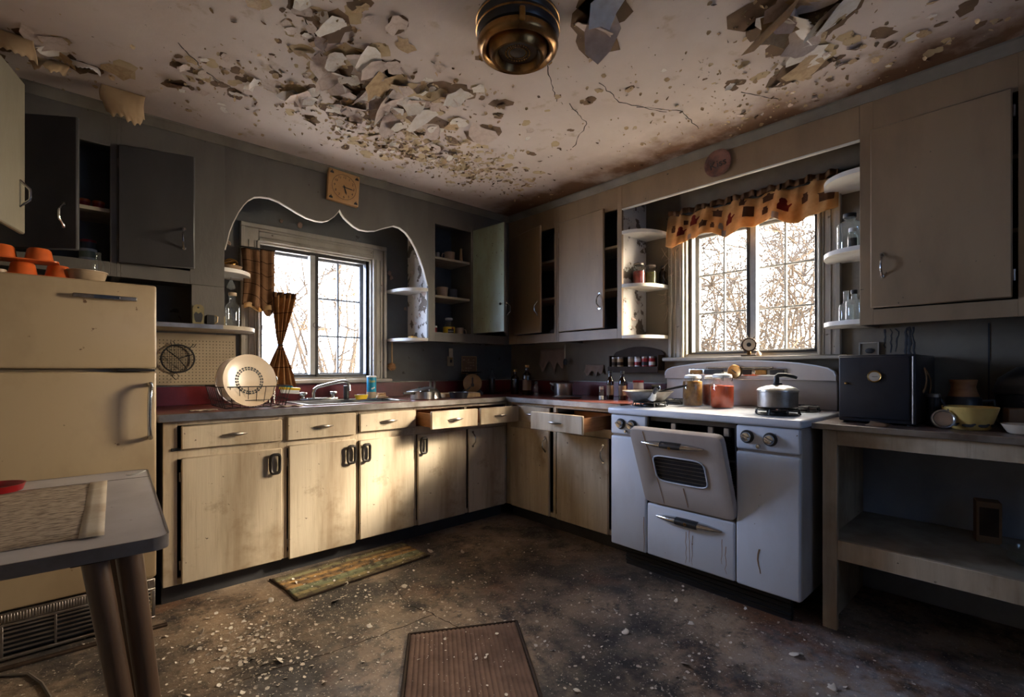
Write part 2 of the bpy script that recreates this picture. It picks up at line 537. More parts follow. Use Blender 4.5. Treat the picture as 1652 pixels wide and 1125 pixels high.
def flake_mat(name, f1, f2, b1, b2):
    m, t, b, out = nodes(name)
    v = coords(t)
    geo = N(t, 'NewGeometry')
    front = mixc(t, noise_fac(t, v, 3, .4, .7), f1, f2)
    back = mixc(t, noise_fac(t, v, 3, .4, .7), b1, b2)
    col = mixc(t, geo.outputs['Backfacing'], front, back)
    t.links.new(col, b.inputs['Base Color'])
    b.inputs['Roughness'].default_value = .6
    return m
M['flake'] = flake_mat('paint_flake_mauve', (.66,.55,.48), (.52,.40,.33), (.34,.22,.115), (.20,.115,.055))
M['flake_w'] = flake_mat('paint_flake_white', (.88,.83,.76), (.76,.68,.58), (.46,.33,.19), (.30,.19,.10))
M['flake_t'] = flake_mat('paint_flake_tan', (.50,.36,.20), (.34,.22,.11), (.22,.13,.06), (.13,.075,.035))
M['bare'] = worn('bare_plaster', (.17,.10,.05), (.09,.05,.025), 8, .4, .7, rough=.85)
M['bare_pale'] = worn('bare_plaster_yellow', (.56,.43,.25), (.40,.29,.15), 10, .4, .7, rough=.85)
M['chip'] = worn('fallen_paint_chip', (.80,.74,.65), (.55,.46,.36), 4, .4, .7, rough=.7)

def floor_mat():
    m, t, b, out = nodes('grimy_linoleum')
    v = coords(t)
    col = mixc(t, noise_fac(t, v, 1.7, .40, .64, 9, .62), (.052,.046,.043), (.40,.285,.19))
    col = mixc(t, noise_fac(t, v, 1.3, .55, .68, 5), col, (.20,.085,.04))
    col = mixc(t, noise_fac(t, v, 5, .49, .64, 10, .74), col, (.030,.027,.027))
    col = mixc(t, noise_fac(t, v, 19, .54, .66, 8, .7), col, (.040,.033,.029))
    # pale plaster dust trodden into the floor by the open shelves
    geo = N(t, 'NewGeometry')
    ds = N(t, 'VectorMath', operation='DISTANCE'); ds.inputs[1].default_value = (2.02, .30, 0)
    t.links.new(geo.outputs['Position'], ds.inputs[0])
    mr = N(t, 'MapRange'); mr.inputs[1].default_value = .62; mr.inputs[2].default_value = .15
    t.links.new(ds.outputs['Value'], mr.inputs[0])
    ml = N(t, 'Math', operation='MULTIPLY'); t.links.new(mr.outputs[0], ml.inputs[0]); t.links.new(noise_fac(t, v, 7, .42, .68, 9, .7), ml.inputs[1])
    col = mixc(t, ml.outputs[0], col, (.46,.48,.52))
    col = mixc(t, noise_fac(t, v, 90, .64, .68, 3), col, (.58,.50,.40))
    col = mixc(t, noise_fac(t, v, 34, .67, .70, 5), col, (.50,.42,.33))
    t.links.new(col, b.inputs['Base Color'])
    r = N(t, 'MapRange'); r.inputs[3].default_value = .30; r.inputs[4].default_value = .62
    t.links.new(noise_fac(t, v, 5, .35, .65, 6), r.inputs[0])
    t.links.new(r.outputs[0], b.inputs['Roughness'])
    bump(t, b, noise_fac(t, v, 40, .3, .7, 8), .6, .003)
    return m
M['floor'] = floor_mat()

def stripe_mat():
    m, t, b, out = nodes('striped_mat')
    v = coords(t)
    sp = N(t, 'SeparateXYZ'); t.links.new(coords(t, 'UV'), sp.inputs[0])
    rp = N(t, 'ValToRGB')
    cr = rp.color_ramp; cr.interpolation = 'CONSTANT'
    cols = [(.15,.12,.06),(.32,.26,.12),(.20,.22,.12),(.26,.28,.16),(.44,.25,.09),(.24,.14,.06),(.46,.27,.09),(.20,.13,.06),(.28,.25,.12),(.16,.12,.06)]
    while len(cr.elements) < len(cols): cr.elements.new(0.5)
    for i, c in enumerate(cols):
        cr.elements[i].position = i/len(cols); cr.elements[i].color = (*c, 1)
    t.links.new(sp.outputs[1], rp.inputs[0])
    col = mixc(t, noise_fac(t, v, 22, .45, .65, 6), rp.outputs[0], (.06,.045,.03))
    col = mixc(t, noise_fac(t, v, 80, .66, .7, 3), col, (.45,.40,.32))
    t.links.new(col, b.inputs['Base Color'])
    b.inputs['Roughness'].default_value = .9
    return m
M['stripe'] = stripe_mat()
M['rug'] = worn('ribbed_rug_brown', (.17,.10,.07), (.09,.05,.036), 9, .4, .7, rough=.95, spots=((.38,.31,.24), 60, .705))

# ================================================================== the room
XL, XB, YN, YA, ZC = -0.60, 3.05, -1.35, 3.38, 2.42
WT = 0.15
WA = (0.865, 1.645, 1.075, 1.945)      # window opening in the left wall: x0 x1 z0 z1
WB = (0.835, 1.63, 1.225, 2.06)        # window opening in the right wall: y0 y1 z0 z1
UA, UB = 3.08, 2.75                    # face planes of the wall cupboards
FA, FB = 2.77, 2.45                    # face planes of the base cupboards

floor = struct('floor', MB().box(XL-WT, XB+WT, YN-WT, YA+WT, -0.08, 0.0), M['floor'], label='grimy dark brown linoleum floor strewn with paint chips')
ceiling = struct('ceiling', MB().box(XL-WT, XB+WT, YN-WT, YA+WT, ZC, ZC+0.1), M['ceiling'], label='mauve painted ceiling peeling in curled flakes')
b = MB()
b.box(XL-WT, WA[0], YA, YA+WT, 0, ZC).box(WA[1], XB+WT, YA, YA+WT, 0, ZC)
b.box(WA[0], WA[1], YA, YA+WT, 0, WA[2]).box(WA[0], WA[1], YA, YA+WT, WA[3], ZC)
wall_left = struct('wall_left', b, M['wall'], label='dark grey green wall behind the sink')
b = MB()
b.box(XB, XB+WT, YN-WT, WB[0], 0, ZC).box(XB, XB+WT, WB[1], YA, 0, ZC)
b.box(XB, XB+WT, WB[0], WB[1], 0, WB[2]).box(XB, XB+WT, WB[0], WB[1], WB[3], ZC)
wall_right = struct('wall_right', b, M['wall_tan'], label='tan smoke stained wall behind the stove')
struct('wall_back', MB().box(XL-WT, XL, YN-WT, YA, 0, ZC), M['room_light'])
# wall behind the camera, with an added window whose blue blind gives dim fill
b = MB()
b.box(XL, .90, YN-WT, YN, 0, ZC).box(1.70, XB, YN-WT, YN, 0, ZC).box(.90, 1.70, YN-WT, YN, 0, 1.05).box(.90, 1.70, YN-WT, YN, 1.95, ZC)
struct('wall_near', b, M['room'])
w3 = bpy.data.objects.new('fill_window', None); COL.objects.link(w3); w3.location = (1.30, YN, 1.05); w3['kind'] = 'structure'; w3['label'] = 'added fill window behind the camera with a drawn blue blind'
mb = MB().box(.80, .90, YN, YN+.02, .97, 2.03).box(1.70, 1.80, YN, YN+.02, .97, 2.03).box(.90, 1.70, YN, YN+.02, 1.95, 2.03).box(.90, 1.70, YN, YN+.04, .97, 1.05)
mesh_obj('casing', mb, M['casing'], w3)
mesh_obj('blind', MB().grid(lambda u, v: (.90+.80*u, YN-.06+.006*sin(v*9), 1.05+.90*v), 4, 12), M['blind'], w3)

# crown moulding along the cupboard soffits
def crown(pts2, name, ax):
    # profile in (out, z)
    prof = [(0,-.045),(.006,-.045),(.010,-.036),(.022,-.026),(.028,-.012),(.034,-.008),(.034,0),(0,0)]
    mb = MB()
    (a0, a1, base) = pts2
    if ax == 'A':
        mb.prism([(base-o, ZC+z) for o, z in prof], 0, a0, a1)
    else:
        mb.prism([(base-o, ZC+z) for o, z in prof], 1, a0, a1)
        mb.v = [(p[0], p[1], p[2]) for p in mb.v]
    return struct(name, mb, M['crown'])
crown((-.25, UB, UA), 'trim_1', 'A')
crown((YN, UA, UB), 'trim_2', 'B')

# ------------------------------------------------------------------ window over the sink
def frame_rect(mb, ax, c0, c1, z0, z1, wid, d0, d1, b=.003):
    """rectangular ring. ax 0: in plane y (c = x), ax 1: in plane x (c = y)"""
    def bx(a0, a1, q0, q1):
        if ax == 0: mb.box(a0, a1, d0, d1, q0, q1, b)
        else: mb.box(d0, d1, a0, a1, q0, q1, b)
    bx(c0, c0+wid, z0, z1); bx(c1-wid, c1, z0, z1)
    bx(c0+wid, c1-wid, z0, z0+wid); bx(c0+wid, c1-wid, z1-wid, z1)
    return mb

def bar(ax, a0, a1, z0, z1, d0, d1, b=.002):
    mb = MB()
    if ax == 0: mb.box(a0, a1, d0, d1, z0, z1, b)
    else: mb.box(d0, d1, a0, a1, z0, z1, b)
    return mb

def make_window(name, label, ax, c0, c1, z0, z1, base, label_s, mid, flip):
    """base: room-side wall plane; outside lies at base+."""
    win = bpy.data.objects.new(name, None); COL.objects.link(win)
    if ax == 0: win.location = ((c0+c1)/2, base, z0)
    else: win.location = (base, (c0+c1)/2, z0)
    win['kind'] = 'structure'; win['label'] = label
    # casing: flat board + raised outer band + inner bead on three sides
    cw = .105
    for nm, a0, a1, q0, q1 in (('casing', c0-cw, c0, z0-.02, z1+cw), ('casing', c1, c1+cw, z0-.02, z1+cw), ('casing', c0, c1, z1, z1+cw)):
        mb = bar(ax, a0, a1, q0, q1, base-.020, base, .003)
        horiz = (a1-a0) > .3
        if horiz:
            for f0, f1, pr in ((.72,1,.034),(.55,.62,.026),(.0,.12,.028),(.2,.26,.025)):
                mb2 = bar(ax, a0-(cw if f1 == 1 else 0), a1+(cw if f1 == 1 else 0), q0+f0*cw, q0+f1*cw, base-pr, base-.012, .003); mb.add(mb2.v, mb2.f)
        else:
            left = a0 < c0
            for f0, f1, pr in ((.78,1,.034),(.52,.58,.026),(.0,.12,.028),(.2,.26,.025)):
                if left: p0, p1 = a1-f1*cw, a1-f0*cw
                else: p0, p1 = a0+f0*cw, a0+f1*cw
                mb2 = bar(ax, p0, p1, q0, q1-(.28*cw if f1 == 1 else cw), base-pr, base-.012, .003); mb.add(mb2.v, mb2.f)
        mesh_obj(nm, mb, M['casing'], win)
    # stool (sill) and apron
    mesh_obj('sill', bar(ax, c0-cw-.025, c1+cw+.025, z0-.045, z0-.02, base-.075, base+.05, .006), M['casing'], win)
    # jamb lining
    mb = MB()
    frame_rect(mb, ax, c0, c1, z0-.02, z1, .012, base-.004, base+WT, .001)
    mesh_obj('jamb', mb, M['casing'], win)
    # dark slider frame
    mb = MB(); frame_rect(mb, ax, c0+.012, c1-.012, z0-.008, z1-.012, .022, base+.030, base+.070, .002)
    mesh_obj('frame', mb, M['frame_dark'], win)
    mesh_obj('mullion', bar(ax, mid-.010, mid+.012, z0, z1-.02, base+.020, base+.066, .003), M['frame_dark'], win)
    s0, s1 = (mid+.012, mid+.045) if not flip else (mid-.045, mid-.010)
    mesh_obj('meeting_stile', bar(ax, s0, s1, z0+.012, z1-.03, base+.022, base+.070, .002), M['stile'], win)
    for a0, a1, dd in ((c0+.03, mid, .058), (mid, c1-.03, .048)):
        mesh_obj('glass_pane', bar(ax, a0, a1, z0+.012, z1-.03, base+dd, base+dd+.003, 0), M['pane'], win)
    # outer storm sashes: each two by three lights
    for a0, a1 in ((c0+.02, mid+.01), (mid-.01, c1-.02)):
        mb = MB(); frame_rect(mb, ax, a0, a1, z0-.005, z1-.015, .030, base+.100, base+.130, .003)
        sash = mesh_obj('storm_sash', mb, M['sash_white'], win)
        m_ = (a0+a1)/2
        if ax == 0 and a0 < mid-.1: continue
        mesh_obj('muntin', bar(ax, m_-.006, m_+.006, z0+.02, z1-.04, base+.105, base+.125, .002), M['sash_white'], sash)
        for k in (1, 2):
            zz = z0+.02 + (z1-.045-z0-.02)*k/3
            mesh_obj('muntin', bar(ax, a0+.03, a1-.03, zz-.006, zz+.006, base+.105, base+.125, .002), M['sash_white'], sash)
    # pull rings on the sliders
    zz = z0 + (z1-z0)*.41
    for px in label_s:
        c = Vector((px, base+.018, zz)) if ax == 0 else Vector((base+.018, px, zz))
        pts = []
        for k in range(18):
            t = 2*pi*k/18
            pts.append(c + (Vector((cos(t)*.017, 0, sin(t)*.017)) if ax == 0 else Vector((0, cos(t)*.017, sin(t)*.017))))
        mesh_obj('pull_ring', MB().tube(pts, .0016, 5, closed=True), M['wire'], win)
    return win

win1 = make_window('window_1', 'white glowing window over the sink with bare branches outside', 0, *WA, YA, (1.236, 1.268), 1.245, True)
win2 = make_window('window_2', 'white glowing window above the stove with printed valance', 1, *WB, XB, (1.575,), 1.225, True)

# ------------------------------------------------------------------ outside: ground and winter brush
g = MB()
for (x0, x1, y0, y1) in ((-7, 10, YA+WT, 14), (XB+WT, 14, -8, YA+WT)):
    g.box(x0, x1, y0, y1, -.75, -.60)
gr = mesh_obj('outdoor_ground', g, M['ground']); gr['kind'] = 'structure'; gr['label'] = 'pale frosted yard outside the windows'

def bare_tree(base, height, spread, seed, label, lean=(0,0), twigs=90, r0=.03, group='bare trees outside the windows'):
    rnd = random.Random(seed)
    tr = thing('bare_tree', label, 'tree', base, 0, group)
    trunk = MB(); tw = MB()
    tips = []
    nmain = rnd.randint(4, 6)
    for k in range(nmain):
        a = rnd.uniform(0, 2*pi); sp = rnd.uniform(.2, 1)*spread
        pts = []; seg = 8
        for i in range(seg+1):
            t = i/seg
            pts.append(Vector((lean[0]*t + cos(a)*sp*t**1.4 + rnd.uniform(-.05,.05)*t, lean[1]*t + sin(a)*sp*t**1.4 + rnd.uniform(-.05,.05)*t, height*t*rnd.uniform(.94,1.0))))
        trunk.tube(pts, [r0*(1-.85*i/seg) for i in range(seg+1)], 5)
        tips.append(pts)
    for k in range(twigs):
        pts0 = rnd.choice(tips); i = rnd.randint(2, len(pts0)-1)
        p = pts0[i].copy()
        d = Vector((rnd.gauss(0,1), rnd.gauss(0,1), rnd.gauss(.25,.7))).normalized()
        L = rnd.uniform(.35, 1.1)*height*.35
        pts = [p.copy()]
        n = 6
        for s in range(n):
            d = (d + Vector((rnd.gauss(0,.22), rnd.gauss(0,.22), rnd.gauss(.02,.22)))).normalized()
            p = p + d*L/n; pts.append(p.copy())
        rr = rnd.uniform(.005, .012)
        tw.tube(pts, [rr*(1-.8*s/n) for s in range(n+1)], 3)
        for q in range(4):
            j = rnd.randint(1, n-1)
            d2 = (d + Vector((rnd.gauss(0,.8), rnd.gauss(0,.8), rnd.gauss(0,.8)))).normalized()
            tw.tube([pts[j], pts[j]+d2*L*.22, pts[j]+d2*L*.4+Vector((0,0,rnd.uniform(-.05,.08)))], [rr*.5, rr*.4, rr*.2], 3)
    mesh_obj('trunk', trunk, M['twig'], tr, W=False)
    o = mesh_obj('twigs', tw, M['twig'], tr, W=False); o['kind'] = 'stuff'
    return tr

for i, (bx, by, h, s) in enumerate(((1.6,6.4,3.6,1.2),(2.8,7.0,3.9,1.4),(1.0,8.4,4.2,1.5),(3.8,8.8,4.2,1.6),(2.2,5.4,3.0,1.0))):
    bare_tree((bx, by, -.6), h, s, 40+i, ['slender bare tree standing nearest the middle of the sink window', 'bare tree seen at the right of the sink window', 'far bare tree seen at the left of the sink window',
        'far bare tree at the right edge of the sink window', 'low bare shrub close outside the sink window'][i], twigs=110)
for i, (bx, by, h, s) in enumerate(((5.6,2.7,3.2,1.0),(6.2,1.9,3.6,1.2),(6.4,3.6,3.4,1.2),(7.2,2.8,4.0,1.5),(7.4,1.6,3.8,1.5),(5.0,1.7,2.7,.9))):
    bare_tree((bx, by, -.6), h, s, 70+i, ['tangled bare shrub at the left of the stove window', 'dense bare shrub at the right of the stove window', 'bare shrub at the far left of the stove window',
        'tall bare shrub behind the middle of the stove window', 'far bare shrub at the right edge of the stove window', 'low bare shrub close outside the stove window'][i], twigs=240, group='bare trees outside the windows')

# ------------------------------------------------------------------ peeling ceiling
def flake_pts(r, curl, rnd, jag=.35, asp=1.0, n=11, rings=3):
    """curled flake; hinge edge near a=-r lies on z=0, free edge hangs to negative z. Faces look down."""
    mb = MB(); mb.keep = True
    prof = [1 + rnd.uniform(-jag, jag)*(1 if i % 2 else .5) for i in range(n)]
    Rc = 2*r/max(curl, .05)
    def bend(a, b):
        s = max(a + r, 0)
        return (-r + Rc*sin(s/Rc), b, -Rc*(1-cos(s/Rc)))
    mb.v.append(bend(0, 0))
    for k in range(1, rings+1):
        for i in range(n):
            t = 2*pi*i/n
            rr = r*prof[i]*k/rings if k == rings else r*(.4+.6*prof[i])*k/rings
            mb.v.append(bend(max(-r, rr*cos(t)), rr*sin(t)*asp))
    for i in range(n):
        mb.f.append((0, 1+(i+1) % n, 1+i))
    for k in range(rings-1):
        for i in range(n):
            a, c = 1+k*n+i, 1+k*n+(i+1) % n
            mb.f.append((a, c, c+n, a+n))
    return mb

def flat_patch(mb, cx, cy, z, r, rnd, n=14, up=False):
    b0 = len(mb.v)
    ph = rnd.uniform(0, 6)
    for i in range(n):
        t = 2*pi*i/n
        rr = r*(1+.28*sin(2*t+ph)+rnd.uniform(-.22,.22))
        mb.v.append((cx+rr*cos(t), cy+rr*sin(t), z))
    mb.f.append(tuple(b0+i for i in (range(n) if up else reversed(range(n)))))

rc = random.Random(11)
variants = []
for k in range(26):
    mb = flake_pts(1.0, rc.uniform(.15, 1.2) if k < 20 else rc.uniform(.6, 1.5), rc, jag=.5, asp=rc.uniform(.5,1.5), n=rc.choice((8,9,11,13)), rings=3)
    o = mesh_obj('paint_flake', mb, M[('flake', 'flake_w', 'flake', 'flake_t', 'flake_w')[k % 5]], ceiling, W=False, sharp=25)
    variants.append(o)
used = [False]*len(variants)
patch = MB(); patch.keep = True
patch_y = MB(); patch_y.keep = True
CL = Vector(ceiling.location)
placed = []
def put_flake(x, y, r, ang, k=None, tilt=0.0):
    k = rc.randrange(20) if k is None else k
    o = variants[k]
    if used[k]:
        o = o.copy(); COL.objects.link(o); o.parent = ceiling
    used[k] = True
    o.location = (x-CL.x, y-CL.y, ZC-.002-CL.z)
    o.rotation_euler = (0, tilt, ang)
    o.scale = (r, r, r)
    placed.append((x, y, r))
clusters = [ # cx cy sx sy n rmin rmax bare%
    (0.88, 2.02, .16, .16, 30, .022, .065, .8), (1.13, 2.14, .20, .15, 46, .022, .075, .8), (1.02, 2.36, .20, .08, 34, .015, .045, .7),
    (0.66, 1.80, .11, .11, 16, .02, .05, .8), (1.60, 2.46, .32, .13, 52, .010, .028, .5), (1.28, 1.90, .12, .1, 14, .02, .045, .8),
    (0.47, 2.48, .09, .16, 18, .014, .032, .7), (-.12, 2.80, .13, .16, 12, .045, .09, .6), (1.93, .60, .22, .08, 14, .05, .10, .7),
    (2.42, .86, .22, .14, 16, .010, .024, .4), (2.45, .28, .16, .18, 18, .014, .032, .6), (1.75, 1.75, .4, .4, 12, .010, .022, .5)]
for cx, cy, sx, sy, n, r0, r1, bp in clusters:
    for i in range(n):
        x, y = rc.gauss(cx, sx), rc.gauss(cy, sy)
        if x > UB-.08 or y > UA-.08 or x < XL+.05: continue
        r = r0 + (r1-r0)*rc.random()**1.8
        a = radians(140)+rc.gauss(0,.7) if rc.random() < .6 else rc.uniform(0, 6.28)
        put_flake(x, y, r, a)
        if rc.random() < bp:
            flat_patch(patch if rc.random() < .45 else patch_y, x+rc.uniform(-.4,.4)*r, y+rc.uniform(-.4,.4)*r, ZC-.0008-rc.random()*.0004, r*rc.uniform(.8,1.5), rc)
# the big sheets
for x, y, r, a, k in ((1.45,1.12,.10,radians(40),20),(1.36,1.02,.085,radians(75),21),(.33,2.62,.03,radians(250),22),(1.00,2.00,.075,radians(150),23),
                      (1.30,2.12,.085,radians(130),24),(1.20,2.28,.07,radians(120),25),(.93,1.90,.07,radians(140),20),(1.84,.62,.10,radians(150),22),(2.02,.54,.09,radians(120),24),
                      (1.52,1.76,.035,radians(215),21),(-.14,2.70,.05,radians(235),23),(.02,2.74,.04,radians(250),25),(1.10,2.16,.07,radians(160),22),(.82,2.10,.06,radians(110),20),(1.93,.66,.07,radians(60),23),(.70,1.78,.06,radians(150),24)):
    put_flake(x, y, r, a, k)
    flat_patch(patch, x+.3*r, y+.3*r, ZC-.0016, r*1.25, rc)
for i in range(240):
    x, y = rc.gauss(1.65, .36), rc.gauss(2.46, .14)
    if x > UB-.06 or y > UA-.06: continue
    flat_patch(patch_y if rc.random() < .8 else patch, x, y, ZC-.0006-rc.random()*.0006, .006+.030*rc.random()**2, rc)
for i in range(150):
    cx, cy, sx, sy = rc.choice(clusters)[:4]; x, y = rc.gauss(cx, sx), rc.gauss(cy, sy)
    if x > UB-.06 or y > UA-.06 or x < XL+.06: continue
    flat_patch(patch if rc.random() < .6 else patch_y, x, y, ZC-.0006-rc.random()*.0006, .008+.035*rc.random()**2, rc)
p = mesh_obj('bare_plaster', patch, M['bare'], ceiling, flat=True); p['kind'] = 'stuff'
p = mesh_obj('bare_plaster', patch_y, M['bare_pale'], ceiling, flat=True); p['kind'] = 'stuff'
# countless small flakes
sm = MB(); sm.keep = True
for i in range(2600):
    q = rc.random()
    if q < .42: x, y = rc.gauss(1.55, .42), rc.gauss(2.46, .16)
    elif q < .70:
        cx, cy, sx, sy = rc.choice(clusters)[:4]; x, y = rc.gauss(cx, sx*1.2), rc.gauss(cy, sy*1.2)
    elif q < .80: x, y = rc.gauss(2.35, .3), rc.gauss(.9, .35)
    else: x, y = rc.uniform(-.3, 2.7), rc.uniform(-.3, 3.0)
    if q >= .8 and rc.random() < .55: continue
    if x > UB-.04 or y > UA-.04 or x < XL+.03 or y < YN+.05: continue
    r = .003 + .010*rc.random()**2
    mb = flake_pts(r, rc.uniform(.4, 2.2), rc, n=6, rings=1)
    mb.rotz(rc.uniform(0, 2*pi), 0, 0)
    sm.add([(px+x, py+y, pz+ZC-.001) for px, py, pz in mb.v], mb.f)
o = mesh_obj('small_paint_flakes', sm, M['flake_t'], ceiling, flat=True); o['kind'] = 'stuff'
# the long sheet hanging free by the corner and the torn strips beside it
def hanging(x0, x1, y, drop, lean, seedv, m):
    rk = random.Random(seedv)
    ed = [rk.uniform(.62, 1.08) for _ in range(6)]; ed[0] *= .6
    def fn(u, v):
        i = u*5; k = min(4, int(i)); e = ed[k]+(ed[k+1]-ed[k])*(i-k)+.06*sin(u*41+seedv)
        s = v*drop*e
        return (x0+(x1-x0)*u+.012*sin(v*3+seedv)*v, y - lean*s - .03*sin(u*3.5)*v*v, ZC-.0015-s*sqrt(1-lean*lean)*(.25+.75*v))
    mb = MB().grid(fn, 24, 8)
    return mesh_obj('hanging_sheet', mb, M[m], ceiling, solid=.0012, sharp=50)
hanging(.085, .245, 2.86, .19, .25, 3, 'flake_t')
hanging(-.25, -.12, 2.66, .12, .45, 5, 'flake_t')
hanging(-.13, -.02, 2.78, .10, .45, 8, 'flake_t')
hanging(-.02, .07, 2.72, .07, .6, 12, 'flake_w')
hanging(1.86, 2.08, .66, .10, .8, 6, 'flake_w')
hanging(1.38, 1.54, 1.18, .10, .85, 9, 'flake')
# hairline cracks
def crack(name, pts, z, wdt, parent, m):
    mb = MB(); rk = random.Random(len(pts)*7+int(pts[0][0]*100))
    P = [pts[0]]
    for (x0, y0), (x1, y1) in zip(pts[:-1], pts[1:]):
        for k in range(1, 9):
            t = k/8
            P.append((x0+(x1-x0)*t+rk.gauss(0,.004), y0+(y1-y0)*t+rk.gauss(0,.004)))
    mb.tube([(x, y, z) for x, y in P], [wdt*rk.uniform(.4,1.2) for _ in P], 4, flat=1)
    return mesh_obj(name, mb, m, parent)
M['crackm'] = plain('dark_gap', (.05,.035,.025), .9)  # dark gap colour for cracks, floor seams and the table joint
for pts in (((.62,1.82),(.83,2.05),(1.02,2.22)), ((1.38,1.35),(1.56,1.47),(1.72,1.58)), ((1.78,1.55),(2.0,1.62),(2.15,1.85)), ((1.75,1.35),(1.95,1.38),(2.2,1.28)),
            ((2.05,1.35),(2.25,1.22),(2.48,1.25)), ((.30,2.30),(.42,2.45),(.55,2.52)), ((2.3,.95),(2.5,.85))):
    crack('crack', pts, ZC, .0022, ceiling, M['crackm'])

# ------------------------------------------------------------------ floor details
for pts in (((.45,1.95),(.80,1.90),(1.22,1.88)), ((1.22,1.90),(1.232,1.70)), ((1.22,1.88),(1.18,2.05),(1.25,2.35))):
    crack('seam', pts, 0.0, .0022, floor, M['crackm'])
rf = random.Random(23)
chips = MB(); chips.keep = True
def inmat(x, y):
    if .75 < x < 1.60 and 2.42 < y < 2.80: return rf.random() > .0
    # ribbed mat (rotated rectangle)
    ux, uy = .873, -.487; vx, vy = -.548, -.836
    dx, dy = x-1.045, y-1.79
    a, c = dx*ux+dy*uy, dx*vx+dy*vy
    if -.03 < a < .49 and -.03 < c < .73: return True
    if 2.57 < y < 2.63 and x < .33: return True
    return (abs(x-.165) < .03 and abs(y-1.40) < .03) or (abs(x-.131) < .03 and abs(y-1.37) < .03)
for i in range(4600):
    q = rf.random()
    if q < .18: x, y = rf.gauss(.50, .12), rf.gauss(2.15, .20)
    elif q < .36: x, y = rf.gauss(.80, .25), rf.gauss(2.25, .25)
    elif q < .6: x, y = rf.gauss(1.3, .5), rf.gauss(1.6, .5)
    elif q < .72: x, y = rf.gauss(1.95, .3), rf.gauss(.75, .3)
    else: x, y = rf.uniform(-.5, 2.5), rf.uniform(0, 2.7)
    if y > 2.80 or x > 2.42 or x < XL+.05: continue
    if inmat(x, y): continue
    r = .0014 + (.0085 if q < .18 else .0068)*rf.random()**(3.6 if q < .18 else 4.2)
    mb = flake_pts(r, rf.uniform(.2, 1.0), rf, n=6, rings=1)
    a = rf.uniform(0, 2*pi); mb.rotz(a, 0, 0)
    lift = r*.5
    chips.add([(px+x, py+y, -pz+.0008) for px, py, pz in mb.v], [tuple(reversed(f)) for f in mb.f])
for i in range(260):
    if i < 150: x, y, z = rf.uniform(.80, 1.55), rf.uniform(2.47, 2.76), .0125
    else:
        a, c = rf.uniform(.02,.43), rf.uniform(.02,.68); x, y, z = 1.045+.873*a-.548*c, 1.79-.487*a-.836*c, .0125
    r = .0014 + .007*rf.random()**4
    mb = flake_pts(r, rf.uniform(.2, 1.0), rf, n=6, rings=1); mb.rotz(rf.uniform(0, 6.28), 0, 0)
    chips.add([(px+x, py+y, -pz+z) for px, py, pz in mb.v], [tuple(reversed(f)) for f in mb.f])
o = mesh_obj('paint_dust', chips, M['chip'], flat=True); tag(o, 'fine white paint crumbs scattered over the dark floor', 'debris', kind='stuff')
big = [(.70,2.52,.020),(.86,2.62,.030),(.93,2.30,.034),(.62,2.30,.020),(.52,2.12,.022),(.58,1.98,.026),(.40,2.42,.018),(1.62,2.54,.028),(1.50,2.62,.016),(1.76,2.40,.018),(1.26,2.22,.020),
       (1.74,1.20,.020),(1.86,1.34,.018),(2.02,1.05,.018),(1.72,.92,.022),(2.10,.66,.030),(1.98,.50,.020),(1.86,.44,.022),(1.95,.40,.03),(1.80,.34,.02),(1.58,.62,.022),(1.50,.84,.026),
       (.33,2.20,.016),(.16,2.36,.018),(.28,1.98,.022),(2.16,1.20,.016),(1.30,1.10,.018),(.95,1.98,.016),(1.05,2.45,.018),(1.90,1.60,.016)]
def whereis(x, y):
    if x < .5: return 'beside the table legs'
    if y > 2.4: return 'on or beside the striped sink mat'
    if x > 1.55 and y < 1.3: return 'on the floor in front of the stove'
    return 'on the floor between the two mats and the corner'
for i, (x, y, r) in enumerate(big):
    r *= .72
    mb = flake_pts(r, rf.uniform(.4, 1.3), rf, n=10, rings=2)
    mb.rotz(rf.uniform(0, 6.3), 0, 0)
    mb.v = [(px+x, py+y, -pz*1.0+.001) for px, py, pz in mb.v]; mb.f = [tuple(reversed(f)) for f in mb.f]
    zmin = min(p[2] for p in mb.v); mb.v = [(a, c, d-zmin+.001) for a, c, d in mb.v]
    o = mesh_obj('paint_chip', mb, M['chip'], solid=.0012)
    tag(o, 'curled pale paint chip lying ' + whereis(x, y), 'paint chip', 'large paint chips lying ' + whereis(x, y))

# ================================================================== fitted cupboards
def bxa(mb, ax, a0, a1, d0, d1, z0, z1, b=0):
    return mb.box(a0, a1, d0, d1, z0, z1, b) if ax == 0 else mb.box(d0, d1, a0, a1, z0, z1, b)
def pa(ax, a, d, z):
    return (a, d, z) if ax == 0 else (d, a, z)

def bow_handle(ax, a, d, z, L=.10, out=.030, r=.0045):
    pts = []
    for k in range(11):
        t = k/10
        o = out*min(1, 3.2*min(t, 1-t))
        pts.append(pa(ax, a, d-o, z-L/2+L*t))
    mb = MB().tube(pts, [r*(1.5 if k in (0,10) else 1) for k in range(11)], 8)
    for zz in (z-L/2, z+L/2):
        mb.tube([pa(ax, a, d, zz), pa(ax, a, d-.004, zz)], .009, 10)
    return mb
def loop_handle(ax, a, d, z, wd=.046, h=.098):
    pts = []
    n = 28
    for k in range(n):
        t = 2*pi*k/n
        c, s = cos(t), sin(t)
        e = .45
        pts.append(pa(ax, a + wd/2*(abs(c)**e)*(1 if c >= 0 else -1), d-.014-.006*abs(s), z + h/2*(abs(s)**e)*(1 if s >= 0 else -1)))
    mb = MB().tube(pts, .0085, 8, closed=True)
    for zz in (z-h/2, z+h/2):
        mb.tube([pa(ax, a, d, zz), pa(ax, a, d-.016, zz)], .006, 8)
    return mb
